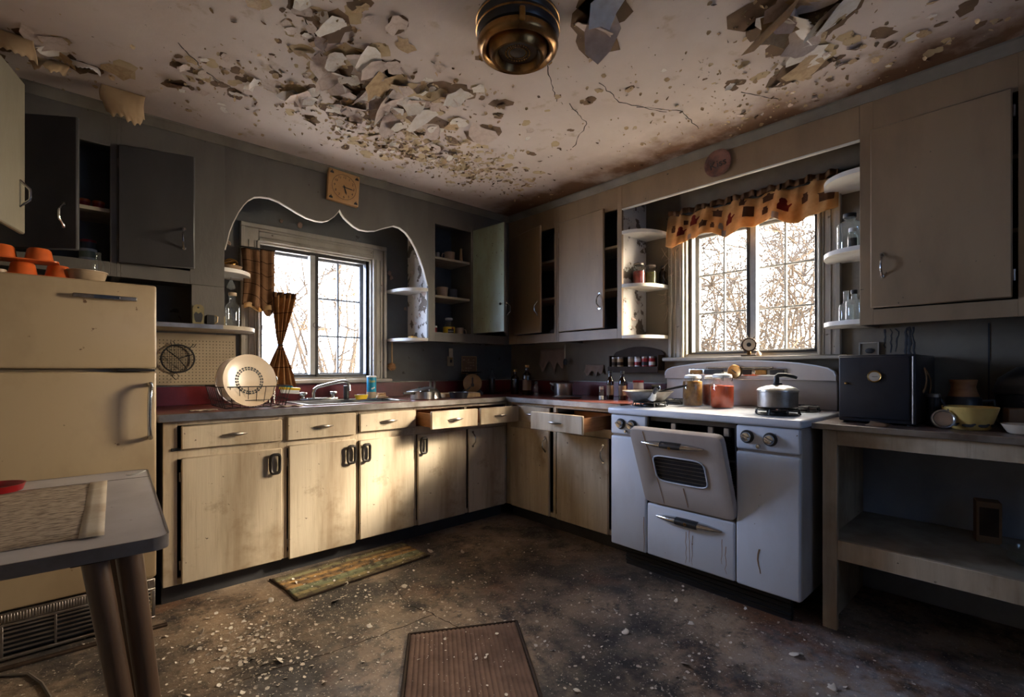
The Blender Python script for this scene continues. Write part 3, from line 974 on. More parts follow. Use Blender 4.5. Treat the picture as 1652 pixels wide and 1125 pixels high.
def leaf_pull(ax, a, d, z, L=.115):
    pts = []; rr = []
    for k in range(13):
        t = k/12
        pts.append(pa(ax, a-L/2+L*t, d-.004-.020*sin(pi*t), z+.002*sin(pi*t)))
        rr.append(.0022+.0065*sin(pi*t)**1.2)
    return MB().tube(pts, rr, 8)

def door_part(parent, ax, F, hinge, dr, wd, z0, z1, ang=0.0, m='cab', handle='bow', hz=None, hoff=.045, name='door', th=.020, inner=None, knob=False):
    """slab door hinged at coordinate hinge, extending dr*wd, swung out by ang degrees"""
    rot = radians(ang)*(-dr if ax == 0 else dr)
    cx, cy = (hinge, F) if ax == 0 else (F, hinge)
    a0, a1 = hinge, hinge+dr*wd
    mb = bxa(MB(), ax, min(a0,a1), max(a0,a1), F-th, F-.001, z0, z1, .005).rotz(rot, cx, cy)
    d = mesh_obj(name, mb, M[m], parent)
    if inner:
        mb = bxa(MB(), ax, min(a0,a1)+.002, max(a0,a1)-.002, F-.001, F+.001, z0+.002, z1-.002, 0).rotz(rot, cx, cy)
        mesh_obj('inner_face', mb, M[inner], d)
    ha = hinge + dr*(wd-hoff)
    hz = hz if hz is not None else (z0+z1)/2
    if handle == 'bow': mb = bow_handle(ax, ha, F-th, hz)
    elif handle == 'loop': mb = loop_handle(ax, ha, F-th, hz)
    else: mb = None
    if mb: mesh_obj('handle', mb.rotz(rot, cx, cy), M['chrome'] if handle == 'bow' else M['old_bronze'], d)
    if knob:
        mb = MB(); q = pa(ax, ha-dr*.0, F+.012, hz+.02)
        mb.ball(q, .010, 10, 6).rotz(rot, cx, cy)
        mesh_obj('catch', mb, M['iron'], d)
    for zz in (z0+.09, z1-.09):     # hinge barrels
        q = pa(ax, hinge-dr*.004, F-.008, zz)
        mesh_obj('hinge', MB().tube([(q[0],q[1],zz-.022),(q[0],q[1],zz+.022)], .0045, 8), M['dull_metal'], d)
    return d

def drawer_part(parent, ax, F, a0, a1, z0, z1, pull=0.0, m='cab', depth=.40):
    P = F-pull
    mb = bxa(MB(), ax, a0, a1, P-.020, P, z0, z1, .005)
    d = mesh_obj('drawer', mb, M[m], parent)
    if pull > .01:
        mb = MB()
        bxa(mb, ax, a0+.018, a0+.030, P, P+depth, z0+.012, z1-.018)
        bxa(mb, ax, a1-.030, a1-.018, P, P+depth, z0+.012, z1-.018)
        bxa(mb, ax, a0+.030, a1-.030, P+depth-.012, P+depth, z0+.012, z1-.018)
        bxa(mb, ax, a0+.030, a1-.030, P, P+depth, z0+.012, z0+.020)
        mesh_obj('drawer_box', mb, M['wood'], d)
    mesh_obj('handle', leaf_pull(ax, (a0+a1)/2, P-.020, (z0+z1)/2), M['dull_metal'], d)
    return d

def base_unit(label, ax, F, a0, a1, wallp, stL, stR, zr=(.70,.745), z0=.10, z1=.880, drawer_open=True):
    c = thing('base_cabinet', label, 'cabinet', pa(ax, (a0+a1)/2, (F+wallp)/2, 0), 0, 'base cabinets under the worktop')
    mb = MB()
    bxa(mb, ax, a0, a0+stL, F, F+.020, z0, z1, .001)
    bxa(mb, ax, a1-stR, a1, F, F+.020, z0, z1, .001)
    bxa(mb, ax, a0+stL, a1-stR, F, F+.020, z1-.022, z1, .001)
    bxa(mb, ax, a0+stL, a1-stR, F, F+.020, zr[0]-.004, zr[1]+.004, .001)
    bxa(mb, ax, a0+stL, a1-stR, F, F+.020, z0, z0+.03, .001)
    mesh_obj('face_frame', mb, M['cab'], c)
    mb = MB()
    bxa(mb, ax, a0+.001, a0+.016, F+.020, wallp-.004, z0, z1)
    bxa(mb, ax, a1-.016, a1-.001, F+.020, wallp-.004, z0, z1)
    bxa(mb, ax, a0+.016, a1-.016, F+.020, wallp-.004, z0, z0+.016)
    bxa(mb, ax, a0+.016, a1-.016, wallp-.014, wallp-.004, z0+.016, z1)
    mesh_obj('carcass', mb, M['cab_in'], c)
    mb = bxa(MB(), ax, a0+.001, a1-.001, F+.065, F+.080, 0, z0)
    mesh_obj('toe_kick', mb, M['soot'], c)
    return c

WPA, WPB = YA-.001, XB-.001
u = base_unit('grimy cream base cabinet beside the refrigerator, widest door with ring handle', 0, FA, .303, .840, WPA, .055, .030)
door_part(u, 0, FA, .372, 1, .452, .102, .703, 0, 'cab', 'loop', .625, .040)
drawer_part(u, 0, FA, .372, .824, .742, .856)
mesh_obj('latch', MB().box(.333, .372, FA-.006, FA, .738, .752, .002), M['iron'], u)
u = base_unit('sunlit cream base cabinet under the sink with ring handle at right', 0, FA, .840, 1.248, WPA, .012, .010)
door_part(u, 0, FA, .858, 1, .378, .092, .712, 0, 'cab', 'loop', .625, .034)
drawer_part(u, 0, FA, .850, 1.236, .737, .868)
u = base_unit('sunlit cream base cabinet under the sink with ring handle at left', 0, FA, 1.248, 1.645, WPA, .010, .012)
door_part(u, 0, FA, 1.630, -1, .369, .103, .700, 0, 'cab', 'loop', .625, .034)
drawer_part(u, 0, FA, 1.262, 1.640, .747, .860)
u = base_unit('cream base cabinet with pulled out drawer showing its reddish wooden side', 0, FA, 1.645, 2.058, WPA, .012, .010)
door_part(u, 0, FA, 2.046, -1, .386, .102, .697, 0, 'cab', 'loop', .625, .034)
drawer_part(u, 0, FA, 1.668, 2.040, .740, .857, .150)
u = base_unit('shadowed cream base cabinet in the corner with its drawer out', 0, FA, 2.058, 2.449, WPA, .010, .012)
door_part(u, 0, FA, 2.420, -1, .345, .102, .697, 0, 'cab', 'bow', .625, .034)
drawer_part(u, 0, FA, 2.062, 2.424, .740, .857, .150)
u = base_unit('shadowed cream base cabinet right of the corner with closed drawer', 1, FB, 2.270, 2.768, WPB, .012, .05)
door_part(u, 1, FB, 2.700, -1, .395, .102, .697, 0, 'cab', 'bow', .60, .034)
drawer_part(u, 1, FB, 2.300, 2.640, .740, .857)
u = base_unit('cream base cabinet next to the stove with pulled out drawer', 1, FB, 1.705, 2.270, WPB, .09, .012)
door_part(u, 1, FB, 2.236, -1, .43, .102, .697, 0, 'cab', 'bow', .60, .034)
drawer_part(u, 1, FB, 1.842, 2.284, .732, .847, .200)

# worktop in one piece round the corner, with a cut-out for the sink
ct = thing('worktop', 'dark red laminate worktop with metal edge running round the corner', 'worktop', (1.6, 3.0, .88))
SX0, SX1, SY0, SY1 = 1.00, 1.62, 2.85, 3.17
mb = MB()
z0, z1 = .8805, .915
mb.box(.285, SX0, 2.742, WPA, z0, z1, .002).box(SX0, SX1, 2.742, SY0, z0, z1, .002).box(SX0, SX1, SY1, WPA, z0, z1, .002)
mb.box(SX1, WPB, 2.742, WPA, z0, z1, .002).box(2.420, WPB, 1.703, 2.742, z0, z1, .002)
mesh_obj('slab', mb, M['counter'], ct)
mb = MB().box(.283, 2.418, 2.736, 2.742, z0-.001, z1+.0015, .002).box(2.414, 2.420, 1.703, 2.742, z0-.001, z1+.0015, .002)
mb.box(.279, .285, 2.742, WPA, z0-.001, z1+.0015, .002)
mesh_obj('edge_strip', mb, M['edge_trim'], ct)
bs = thing('backsplash', 'dark red strip backsplash with metal cap behind the sink', 'backsplash', (1.6, 3.37, .9165))
mesh_obj('panel', MB().box(.285, WPB, YA-.012, WPA, .9165, 1.024, .001), M['red_splash'], bs)
mesh_obj('cap', MB().box(.285, WPB, YA-.016, WPA, 1.024, 1.031, .002), M['edge_trim'], bs)
bs = thing('backsplash', 'dark red strip backsplash behind the pots left of the stove', 'backsplash', (3.04, 2.5, .9165))
mesh_obj('panel', MB().box(XB-.012, WPB, 1.76, YA-.018, .9165, 1.024, .001), M['red_splash'], bs)
mesh_obj('cap', MB().box(XB-.016, WPB, 1.76, YA-.018, 1.024, 1.031, .002), M['edge_trim'], bs)

# sink
sk = thing('sink', 'stainless steel sink set into the worktop below the window', 'sink', (1.31, 3.01, .79))
mb = MB()
for q in ((SX0-.02, SX1+.02, SY0-.02, SY0+.012), (SX0-.02, SX1+.02, SY1-.012, SY1+.10), (SX0-.02, SX0+.012, SY0+.012, SY1-.012), (SX1-.012, SX1+.02, SY0+.012, SY1-.012)):
    mb.box(*q, .9155, .921, .002)
mesh_obj('rim', mb, M['steel'], sk)
mb = MB()
mb.box(SX0+.004, SX1-.004, SY0+.004, SY1-.004, .775, .779)
mb.box(SX0+.004, SX0+.008, SY0+.004, SY1-.004, .779, .9155).box(SX1-.008, SX1-.004, SY0+.004, SY1-.004, .779, .9155)
mb.box(SX0+.008, SX1-.008, SY0+.004, SY0+.008, .779, .9155).box(SX0+.008, SX1-.008, SY1-.008, SY1-.004, .779, .9155)
mesh_obj('basin', mb, M['steel'], sk)
mesh_obj('drain', MB().lathe([(.035,.0),(.040,.004),(.026,.004),(.024,.001)], 20, (1.31,3.01,.7792)), M['chrome'], sk)

# ------------------------------------------------------------------ wall cupboards
DZ0, DZ1 = 1.410, 2.238
def upper(label, ax, F, a0, a1, wallp, z0, openings, shelves, ztop=ZC-.001, dz1=DZ1, railtop=None, side_mats=(None,None)):
    c = thing('wall_cabinet', label, 'cabinet', pa(ax, (a0+a1)/2, (F+wallp)/2, z0), 0, 'wall cabinets')
    mb = MB()
    railtop = railtop or z0+.07
    edges = [a0] + [q for o in openings for q in o] + [a1]
    for k in range(0, len(edges), 2):
        if edges[k+1]-edges[k] > .001: bxa(mb, ax, edges[k], edges[k+1], F, F+.020, z0, ztop, .001)
    for o in openings:
        bxa(mb, ax, o[0], o[1], F, F+.020, z0, railtop, .001)
        bxa(mb, ax, o[0], o[1], F, F+.020, dz1-.015, ztop, .001)
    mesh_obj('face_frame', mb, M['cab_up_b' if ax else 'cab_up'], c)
    mb = MB()
    bxa(mb, ax, a0+.016, a1-.016, F+.020, wallp, z0+.02, z0+.036)
    bxa(mb, ax, a0+.016, a1-.016, F+.020, wallp, ztop-.13, ztop-.114)
    bxa(mb, ax, a0+.016, a1-.016, wallp-.008, wallp, z0+.036, ztop-.13)
    mesh_obj('carcass', mb, M['cab_in'], c)
    for k, (q0, q1) in enumerate(((a0+.0005, a0+.016), (a1-.016, a1-.0005))):
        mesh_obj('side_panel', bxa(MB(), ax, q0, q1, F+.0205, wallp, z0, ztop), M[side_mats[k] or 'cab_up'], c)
    for zz in shelves:
        mesh_obj('shelf', bxa(MB(), ax, a0+.017, a1-.017, F+.026, wallp-.009, zz-.018, zz, .001), M['shelf_edge'], c)
    return c

c1 = upper('wall cabinet above the refrigerator with its dark door swung open', 0, UA, -.345, .150, WPA, 1.585, [(-.30, .125)], [1.92], railtop=1.655)
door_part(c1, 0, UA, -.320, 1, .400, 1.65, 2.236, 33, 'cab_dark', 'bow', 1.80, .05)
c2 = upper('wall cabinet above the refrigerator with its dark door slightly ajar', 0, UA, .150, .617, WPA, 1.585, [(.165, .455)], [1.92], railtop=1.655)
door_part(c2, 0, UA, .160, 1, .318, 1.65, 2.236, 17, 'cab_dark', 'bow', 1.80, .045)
# tall filler panel between this cabinet and the window recess
fp = thing('filler_panel', 'olive brown panel standing between fridge cabinet and sink window', 'panel', (.54, 3.09, 1.38))
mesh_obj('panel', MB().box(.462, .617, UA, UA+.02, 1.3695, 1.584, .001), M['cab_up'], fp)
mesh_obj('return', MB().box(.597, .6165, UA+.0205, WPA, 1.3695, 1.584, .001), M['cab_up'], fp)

c3 = upper('open wall cabinet of cups and mustard with green door swung wide', 0, UA, 1.945, 2.372, WPA, 1.335, [(2.007, 2.346)], [1.690, 1.985], side_mats=('white_peel', None))
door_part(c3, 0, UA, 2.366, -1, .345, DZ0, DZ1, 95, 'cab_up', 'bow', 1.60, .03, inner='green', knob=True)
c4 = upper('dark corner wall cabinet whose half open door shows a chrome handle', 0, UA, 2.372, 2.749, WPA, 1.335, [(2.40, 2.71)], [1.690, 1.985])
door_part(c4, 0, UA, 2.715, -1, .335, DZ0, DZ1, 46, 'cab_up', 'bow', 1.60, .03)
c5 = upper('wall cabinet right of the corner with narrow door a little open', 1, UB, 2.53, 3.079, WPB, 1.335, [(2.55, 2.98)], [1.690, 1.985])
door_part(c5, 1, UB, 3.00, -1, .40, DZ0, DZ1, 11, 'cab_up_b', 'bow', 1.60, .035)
c6 = upper('wall cabinet left of the stove window with its door ajar', 1, UB, 1.928, 2.529, WPB, 1.335, [(1.965, 2.505)], [1.690, 1.985], side_mats=('white_peel', None))
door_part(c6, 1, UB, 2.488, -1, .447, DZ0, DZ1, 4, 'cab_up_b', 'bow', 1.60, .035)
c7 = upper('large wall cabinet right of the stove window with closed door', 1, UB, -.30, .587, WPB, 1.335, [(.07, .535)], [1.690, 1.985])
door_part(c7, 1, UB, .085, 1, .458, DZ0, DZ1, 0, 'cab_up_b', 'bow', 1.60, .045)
c8 = upper('wall cabinet on the left wall with pale door hanging open', 1, -.235, 1.70, 2.66, XL+.010, 1.585, [], [])
# its face looks into the room (+x), so build its door by hand
hx, hy = -.262, 2.235
ang = atan2(2.66-hy, -.155-hx)
L = sqrt((2.66-hy)**2+(-.155-hx)**2)
mb = MB().box(0, L, -.010, .010, 1.65, 2.236, .005)
mb.xf(Matrix.Translation((hx, hy, 0)) @ Matrix.Rotation(ang, 4, 'Z'))
d = mesh_obj('door', mb, M['cab_olive'], c8)
mb = MB().tube([(L-.05, -.010-.030*min(1, 3.2*min(k/10, 1-k/10)), 1.745+.010*k) for k in range(11)], .0048, 8)
mb.xf(Matrix.Translation((hx, hy, 0)) @ Matrix.Rotation(ang, 4, 'Z'))
mesh_obj('handle', mb, M['chrome'], d)

# scalloped board over the sink window
va = thing('scalloped_valance', 'scalloped wooden valance board with white edge over the sink window', 'valance board', (1.28, 3.09, 1.76))
arch = [(.6172,1.795),(.628,1.84),(.640,1.90),(.657,1.953),(.685,2.02),(.712,2.068),(.736,2.101),(.768,2.128),(.801,2.138),(.85,2.143),(.903,2.133),(.955,2.112),(1.01,2.089),(1.065,2.070),(1.123,2.063),(1.165,2.067),(1.201,2.083),(1.235,2.112),(1.258,2.142),(1.274,2.167),
        (1.289,2.142),(1.308,2.120),(1.332,2.102),(1.37,2.078),(1.41,2.064),(1.465,2.065),(1.521,2.077),(1.59,2.110),(1.662,2.139),(1.71,2.135),(1.76,2.110),(1.805,2.065),(1.846,2.004),(1.88,1.935),(1.909,1.863),(1.928,1.80),(1.9448,1.745)]
poly = [(.6172, ZC-.002)] + arch + [(1.9448, ZC-.002)]
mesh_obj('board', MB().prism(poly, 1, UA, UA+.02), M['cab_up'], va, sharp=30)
rings = []
for i, (x, z) in enumerate(arch):
    x0, zz0 = arch[max(0, i-1)]; x1, zz1 = arch[min(len(arch)-1, i+1)]
    tx, tz = x1-x0, zz1-zz0; l = sqrt(tx*tx+tz*tz); nx, nz = tz/l, -tx/l
    rings.append([(x, UA-.0005, z), (x, UA+.0205, z), (x+nx*.005, UA+.0205, z+nz*.005), (x+nx*.005, UA-.0005, z+nz*.005)])
mesh_obj('edge_band', MB().loft(rings), M['white_paint'], va)

# straight board over the stove window
vb = thing('valance_board', 'straight olive board with white lower edge over the stove window', 'valance board', (2.76, 1.26, 2.21))
mesh_obj('board', MB().box(UB, UB+.02, .5875, 1.9275, 2.216, ZC-.002, .001), M['cab_up_b'], vb)
mesh_obj('edge_band', MB().box(UB-.0005, UB+.0205, .5875, 1.9275, 2.208, 2.2155, .001), M['white_paint'], vb)

# rounded end shelves
def qshelf(parent, ax, F, wallp, a0, tip, z, th=.022, m='white_paint', ext=None, under=None):
    """shelf with curved front: full depth at a0, rounding to the wall at tip"""
    poly = []
    n = 14
    for k in range(n+1):
        t = pi/2*k/n
        a = a0 + (tip-a0)*(sin(t)**.9)
        d = wallp - (wallp-F)*(cos(t)**.75)
        poly.append((a, d))
    poly.append((a0, wallp))
    if ext is not None:
        poly = [(ext, F)] + poly[:-1] + [(ext, wallp)]
    if ax == 1: poly = [(d, a) for a, d in poly]
    s = mesh_obj('shelf', MB().prism(poly, 2, z-th, z), M[m], parent, sharp=40)
    return s
sh = thing('corner_shelf', 'rounded end shelves left of the sink window holding a bottle', 'shelf', (.66, 3.25, 1.36))
qshelf(sh, 0, 3.02, WPA, .6175, .815, 1.368, ext=.285, m='shelf_edge')
mesh_obj('edge_strip', MB().box(.285, .600, 3.016, 3.020, 1.345, 1.3685, .001), M['edge_trim'], sh)
qshelf(sh, 0, UA+.01, WPA, .6175, .80, 1.700)
sh = thing('corner_shelf', 'rounded white end shelves right of the sink window, nearly empty', 'shelf', (1.9, 3.25, 1.33))
qshelf(sh, 0, UA, WPA, 1.9445, 1.765, 1.357)
qshelf(sh, 0, UA, WPA, 1.9445, 1.765, 1.728)
sh = thing('corner_shelf', 'rounded white end shelves left of the stove window with preserve jars', 'shelf', (2.9, 1.86, 1.33))
for z in (1.357, 1.703, 2.065): qshelf(sh, 1, UB, WPB, 1.9275, 1.735, z)
sh = thing('corner_shelf', 'rounded white end shelves right of the stove window with old bottles', 'shelf', (2.9, .65, 1.34))
for z in (1.365, 1.716, 2.085): qshelf(sh, 1, UB, WPB, .5875, .790, z)

# open counter unit right of the stove
ru = thing('counter_unit', 'open cream counter unit with one deep shelf right of the stove', 'cabinet', (2.74, -.05, 0))
mb = MB()
mb.box(2.43, 2.455, .600, .655, 0, .866, .002).box(2.43, 2.455, -.80, .600, .800, .866, .002).box(2.43, 2.455, -.80, -.745, 0, .800, .002)
mesh_obj('face_frame', mb, M['cab'], ru)
mesh_obj('side_panel', MB().box(2.4555, WPB-.002, .635, .655, 0, .866), M['cab'], ru)
mesh_obj('side_panel', MB().box(2.4555, WPB-.002, -.80, -.78, 0, .866), M['cab'], ru)
mesh_obj('back_panel', MB().box(WPB-.010, WPB-.002, -.779, .634, 0, .866), M['unit_back'], ru)
mesh_obj('shelf', MB().box(2.4555, WPB-.011, -.779, .634, .370, .389), M['shelf_edge'], ru)
mesh_obj('shelf_apron', MB().box(2.43, 2.455, -.744, .599, .307, .391, .002), M['cab'], ru)
mesh_obj('slender_post', MB().box(2.50, 2.525, .660, .668, 0, .866), M['cab'], ru)
rt = thing('worktop', 'brown dusty worktop with pale flaking edge right of the stove', 'worktop', (2.73, -.05, .867))
mesh_obj('slab', MB().box(2.412, WPB, -.82, .690, .867, .890, .002), M['counter_r'], rt)
mesh_obj('edge_strip', MB().box(2.405, 2.412, -.82, .690, .866, .8912, .002), M['edge_trim'], rt)

# ================================================================== refrigerator
fr = thing('refrigerator', 'yellowed two-door refrigerator with chrome handles and floor grille', 'refrigerator', (-.09, 3.0, 0))
FX0, FX1, FY = -.45, .268, 2.665
mesh_obj('body', MB().box(FX0+.006, FX1-.006, FY+.045, 3.34, .02, 1.495, .012, 2), M['fridge'], fr)
fd = mesh_obj('freezer_door', MB().box(FX0, FX1, FY, FY+.043, 1.130, 1.500, .010, 3), M['fridge'], fr)
mb = MB().box(-.010, .198, FY-.024, FY-.012, 1.421, 1.439, .003)
for x in (.0, .186): mb.box(x, x+.010, FY-.014, FY, 1.424, 1.436)
hd = mesh_obj('handle', mb, M['dull_metal'], fd)
mesh_obj('handle_plate', MB().box(.055, .140, FY-.0265, FY-.0238, 1.4225, 1.4375, .001), M['chrome'], hd)
ld = mesh_obj('lower_door', MB().box(FX0, FX1, FY, FY+.043, .200, 1.116, .010, 3), M['fridge'], fr)
pts = [(.243, FY, 1.058), (.243, FY-.030, 1.062), (.243, FY-.046, 1.045), (.240, FY-.050, 1.0), (.238, FY-.050, .94), (.238, FY-.050, .88), (.240, FY-.048, .842), (.243, FY-.032, .826), (.243, FY, .826)]
mesh_obj('handle', MB().tube(pts, [.009,.0095,.010,.009,.0085,.0085,.009,.0095,.009], 10), M['chrome'], ld)
mesh_obj('pull_lip', MB().box(.130, .262, FY-.014, FY+.02, 1.117, 1.1285, .003), M['frame_dark'], fd)
mb = MB().box(FX0, FX1-.004, FY+.004, FY+.02, .150, .193, .004)
mesh_obj('ribbed_band', mb, M['dull_metal'], fr)
rib = None
k = 0
x = FX0+.01
while x < FX1-.02:
    if rib is None:
        rib = mesh_obj('rib', MB().box(-.0022, .0022, -.003, .002, 0, .030, .001), M['dull_metal'], fr, W=False); o = rib
    else:
        o = rib.copy(); COL.objects.link(o)
    o.location = (x-fr.location[0], FY+.004-fr.location[1], .1565)
    x += .0085
gl = mesh_obj('grille_frame', MB().box(FX0, FX1-.004, FY+.004, FY+.018, .012, .024, .003).box(FX0, FX1-.004, FY+.004, FY+.018, .140, .150, .002).box(FX1-.016, FX1-.004, FY+.004, FY+.018, .024, .140, .002), M['dull_metal'], fr)
mesh_obj('grille_back', MB().box(FX0, FX1-.02, FY+.03, FY+.034, .024, .140), M['black'], fr)
for z in (.042, .060, .078, .096, .114, .130):
    mesh_obj('grille_slat', MB().box(FX0, FX1-.017, FY+.007, FY+.013, z-.0035, z+.0035, .001), M['dull_metal'], gl)
for x in (-.36, -.21, -.06, .09, .225):
    mesh_obj('grille_bar', MB().box(x-.004, x+.004, FY+.005, FY+.012, .024, .140, .001), M['dull_metal'], gl)
o = mesh_obj('wood_strip', MB().box(-.55, .30, -.011, .011, 0, .012, .003).xf(Matrix.Translation((0,2.602,.0005)) @ Matrix.Rotation(radians(-2.6),4,'Z')), M['wood_dark'])
tag(o, 'narrow strip of trim lying on the floor before the refrigerator grille', 'trim strip')
o = mesh_obj('floor_cord', MB().tube([(-.55,2.52,.006),(-.35,2.57,.006),(-.22,2.575,.006),(-.13,2.51,.006),(-.09,2.40,.006),(-.065,2.28,.006),(-.05,2.1,.006),(-.08,1.9,.006)], .0055, 6), M['cord'])
tag(o, 'thin grey cord curling over the floor under the table', 'cord')

# ================================================================== stove
st = thing('stove', 'wide white enamel gas range with its oven door hanging half open', 'stove', (2.65, 1.195, 0))
SXF = 2.300
Y0, Y1, OY0, OY1 = .700, 1.690, .977, 1.452
mb = MB()
mb.box(SXF+.022, 3.03, OY1, Y1-.002, .12, .871, .004).box(SXF+.022, 3.03, Y0+.002, OY0, .12, .871, .004)
mb.box(SXF+.022, 3.03, OY0, OY1, .12, .405)
mb.box(2.98, 3.03, OY0, OY1, .405, .871)
mesh_obj('body', mb, M['enamel_warm'], st)
mb = MB()
mb.box(SXF+.012, 2.979, OY0+.0005, OY0+.006, .4055, .871).box(SXF+.012, 2.979, OY1-.006, OY1-.0005, .4055, .871).box(SXF+.02, 2.979, OY0+.006, OY1-.006, .4055, .410).box(2.972, 2.979, OY0+.006, OY1-.006, .410, .871).box(SXF+.03, 2.972, OY0+.006, OY1-.006, .846, .871)
mesh_obj('oven_liner', mb, M['black'], st)
for z in (.56, .68):
    mb = MB()
    for yy in [OY0+.02+.0275*k for k in range(16)]: mb.tube([(2.36, yy, z), (2.95, yy, z)], .0022, 5)
    for xx in (2.36, 2.95): mb.tube([(xx, OY0+.008, z), (xx, OY1-.008, z)], .003, 5)
    mesh_obj('oven_rack', mb, M['dull_metal'], st)
for yy in (1.02, 1.10, 1.30): mesh_obj('burner_valve', MB().box(2.335, 2.36, yy, yy+.028, .80, .842, .003), M['dull_metal'], st)
mesh_obj('cooktop', MB().box(SXF-.018, 2.955, Y0-.010, Y1+.010, .8715, .9085, .012, 3), M['enamel'], st)
for y0_, y1_ in ((OY1+.004, Y1-.002), (Y0+.002, OY0-.004)):
    mesh_obj('lower_panel', MB().box(SXF, SXF+.0215, y0_, y1_, .122, .745, .009, 3), M['enamel'], st)
    cp = mesh_obj('control_panel', MB().box(SXF, SXF+.0215, y0_, y1_, .757, .868, .009, 3), M['enamel'], st)
    ks = (1.618, 1.543) if y0_ > 1.2 else (.922, .822)
    for q, yy in enumerate(ks):
        kz = .816 if q == 0 else .813
        ring = MB().lathe([(.0,0),(.030,0),(.031,.004),(.028,.009),(.0,.010)], 24).xf(Matrix.Translation((SXF, yy, kz)) @ Matrix.Rotation(radians(-90),4,'Y'))
        kb = mesh_obj('knob', ring, M['black_plastic'], cp)
        mb = MB().lathe([(.022,.008),(.0225,.018),(.019,.024),(.0,.026)], 24).xf(Matrix.Translation((SXF, yy, kz)) @ Matrix.Rotation(radians(-90),4,'Y'))
        mesh_obj('knob_cap', mb, M['chrome'], kb)
        mb = MB().box(SXF-.036, SXF-.022, yy-.019, yy+.019, kz-.0055, kz+.0055, .003)
        mb.xf(Matrix.Translation((0,yy,kz)) @ Matrix.Rotation(radians(25),4,'X') @ Matrix.Translation((0,-yy,-kz)))
        mesh_obj('knob_grip', mb, M['chrome'], kb)
    bz, by = (.775, 1.582) if y0_ > 1.2 else (.776, .872)
    mesh_obj('push_button', MB().lathe([(.010,0),(.011,.006),(.008,.012),(.0,.013)], 14).xf(Matrix.Translation((SXF, by, bz)) @ Matrix.Rotation(radians(-90),4,'Y')), M['chrome'], cp)
def oval_handle(cx, yc, z, L, h, out):
    """long boat shaped pull: chrome tips, dark middle"""
    tips, tip2, mid = MB(), MB(), MB()
    def ring(t):
        y = yc + L/2*t; k = (1-abs(t)**2.6)
        hh = h*(.25+.75*k); oo = out*(.25+.75*k)
        return [(cx - oo*max(0, sin(a)) , y, z + hh*cos(a)) for a in [pi*i/10 for i in range(11)]] + [(cx+.002, y, z-hh), (cx+.002, y, z+hh)]
    for q_, a0, a1 in ((tips,-1,-.34),(tip2,.34,1)):
        q_.loft([ring(a0+(a1-a0)*k/8) for k in range(9)])
    mid.loft([ring(-.335+.67*k/6) for k in range(7)])
    return tips, tip2, mid
dr = mesh_obj('bottom_drawer', MB().box(SXF, SXF+.0215, OY0+.003, OY1-.003, .124, .402, .009, 3), M['enamel'], st)
tp, t2, md = oval_handle(SXF, 1.215, .345, .355, .021, .030)
h_ = mesh_obj('handle_grip', md, M['black_plastic'], dr)
for q_ in (tp, t2): mesh_obj('handle_tip', q_, M['chrome'], dr)
# rosette on the grip
def rosette(c, s):
    mb = MB()
    for k in range(5):
        a = 2*pi*k/5
        mb.ball((c[0], c[1]+cos(a)*s, c[2]+sin(a)*s), s*.62, 6, 5, (.5,1,1))
    return mb
mesh_obj('emblem', rosette((SXF-.0305, 1.215, .345), .006), M['brass'], h_)
# oven door, swung out about its lower edge
Md = Matrix.Translation((SXF-.003, 0, .412)) @ Matrix.Rotation(radians(-21.5), 4, 'Y')
od_mb = MB()
dh, w0, w1 = .438, .150, .300
ym0, ym1 = 1.075, 1.348
def rloop(x, ya, yb, za, zb, e, n=40):
    L_ = []
    for k in range(n):
        t = 2*pi*(k+.5)/n; c, s = cos(t), sin(t)
        L_.append((x, (ya+yb)/2+(yb-ya)/2*abs(c)**e*(1 if c >= 0 else -1), (za+zb)/2+(zb-za)/2*abs(s)**e*(1 if s >= 0 else -1)))
    return L_
oa, ob_ = OY0-.006, OY1+.004
od_mb.loft([rloop(.034, oa, ob_, 0, dh, .10), rloop(.004, oa, ob_, 0, dh, .10), rloop(-.001, oa+.002, ob_-.002, .002, dh-.002, .10), rloop(-.002, oa+.006, ob_-.006, .006, dh-.006, .10),
            rloop(-.002, ym0-.003, ym1+.003, w0-.003, w1+.003, .30), rloop(.0, ym0, ym1, w0, w1, .30), rloop(.034, ym0, ym1, w0, w1, .30), rloop(.034, oa, ob_, 0, dh, .10)], caps=False)
od = mesh_obj('oven_door', od_mb.xf(Md), M['enamel_warm'], st)
mb = MB()
pts = []
for k in range(28):
    t = 2*pi*k/28; c, s = cos(t), sin(t); e = .35
    pts.append((-.003, (ym0+ym1)/2+(ym1-ym0)/2*abs(c)**e*(1 if c >= 0 else -1), (w0+w1)/2+(w1-w0)/2*abs(s)**e*(1 if s >= 0 else -1)))
mesh_obj('window_bead', MB().tube(pts, .0038, 6, closed=True).xf(Md), M['enamel'], od)
pn = mesh_obj('window_pane', MB().box(.004, .007, ym0-.004, ym1+.004, w0-.004, w1+.004).xf(Md), M['black'], od)
for k in range(6):
    mesh_obj('window_bar', MB().box(.001, .0035, ym0+.006, ym1-.006, w0+.018+.022*k, w0+.0205+.022*k).xf(Md), M['dull_metal'], pn)
tp, t2, md = oval_handle(-.002, 1.225, .368, .330, .017, .028)
h_ = mesh_obj('handle_grip', md.xf(Md), M['black_plastic'], od)
for q_ in (tp, t2): mesh_obj('handle_tip', q_.xf(Md), M['chrome'], od)
mesh_obj('emblem', rosette((-.0305, 1.225, .366), .0055).xf(Md), M['brass'], h_)
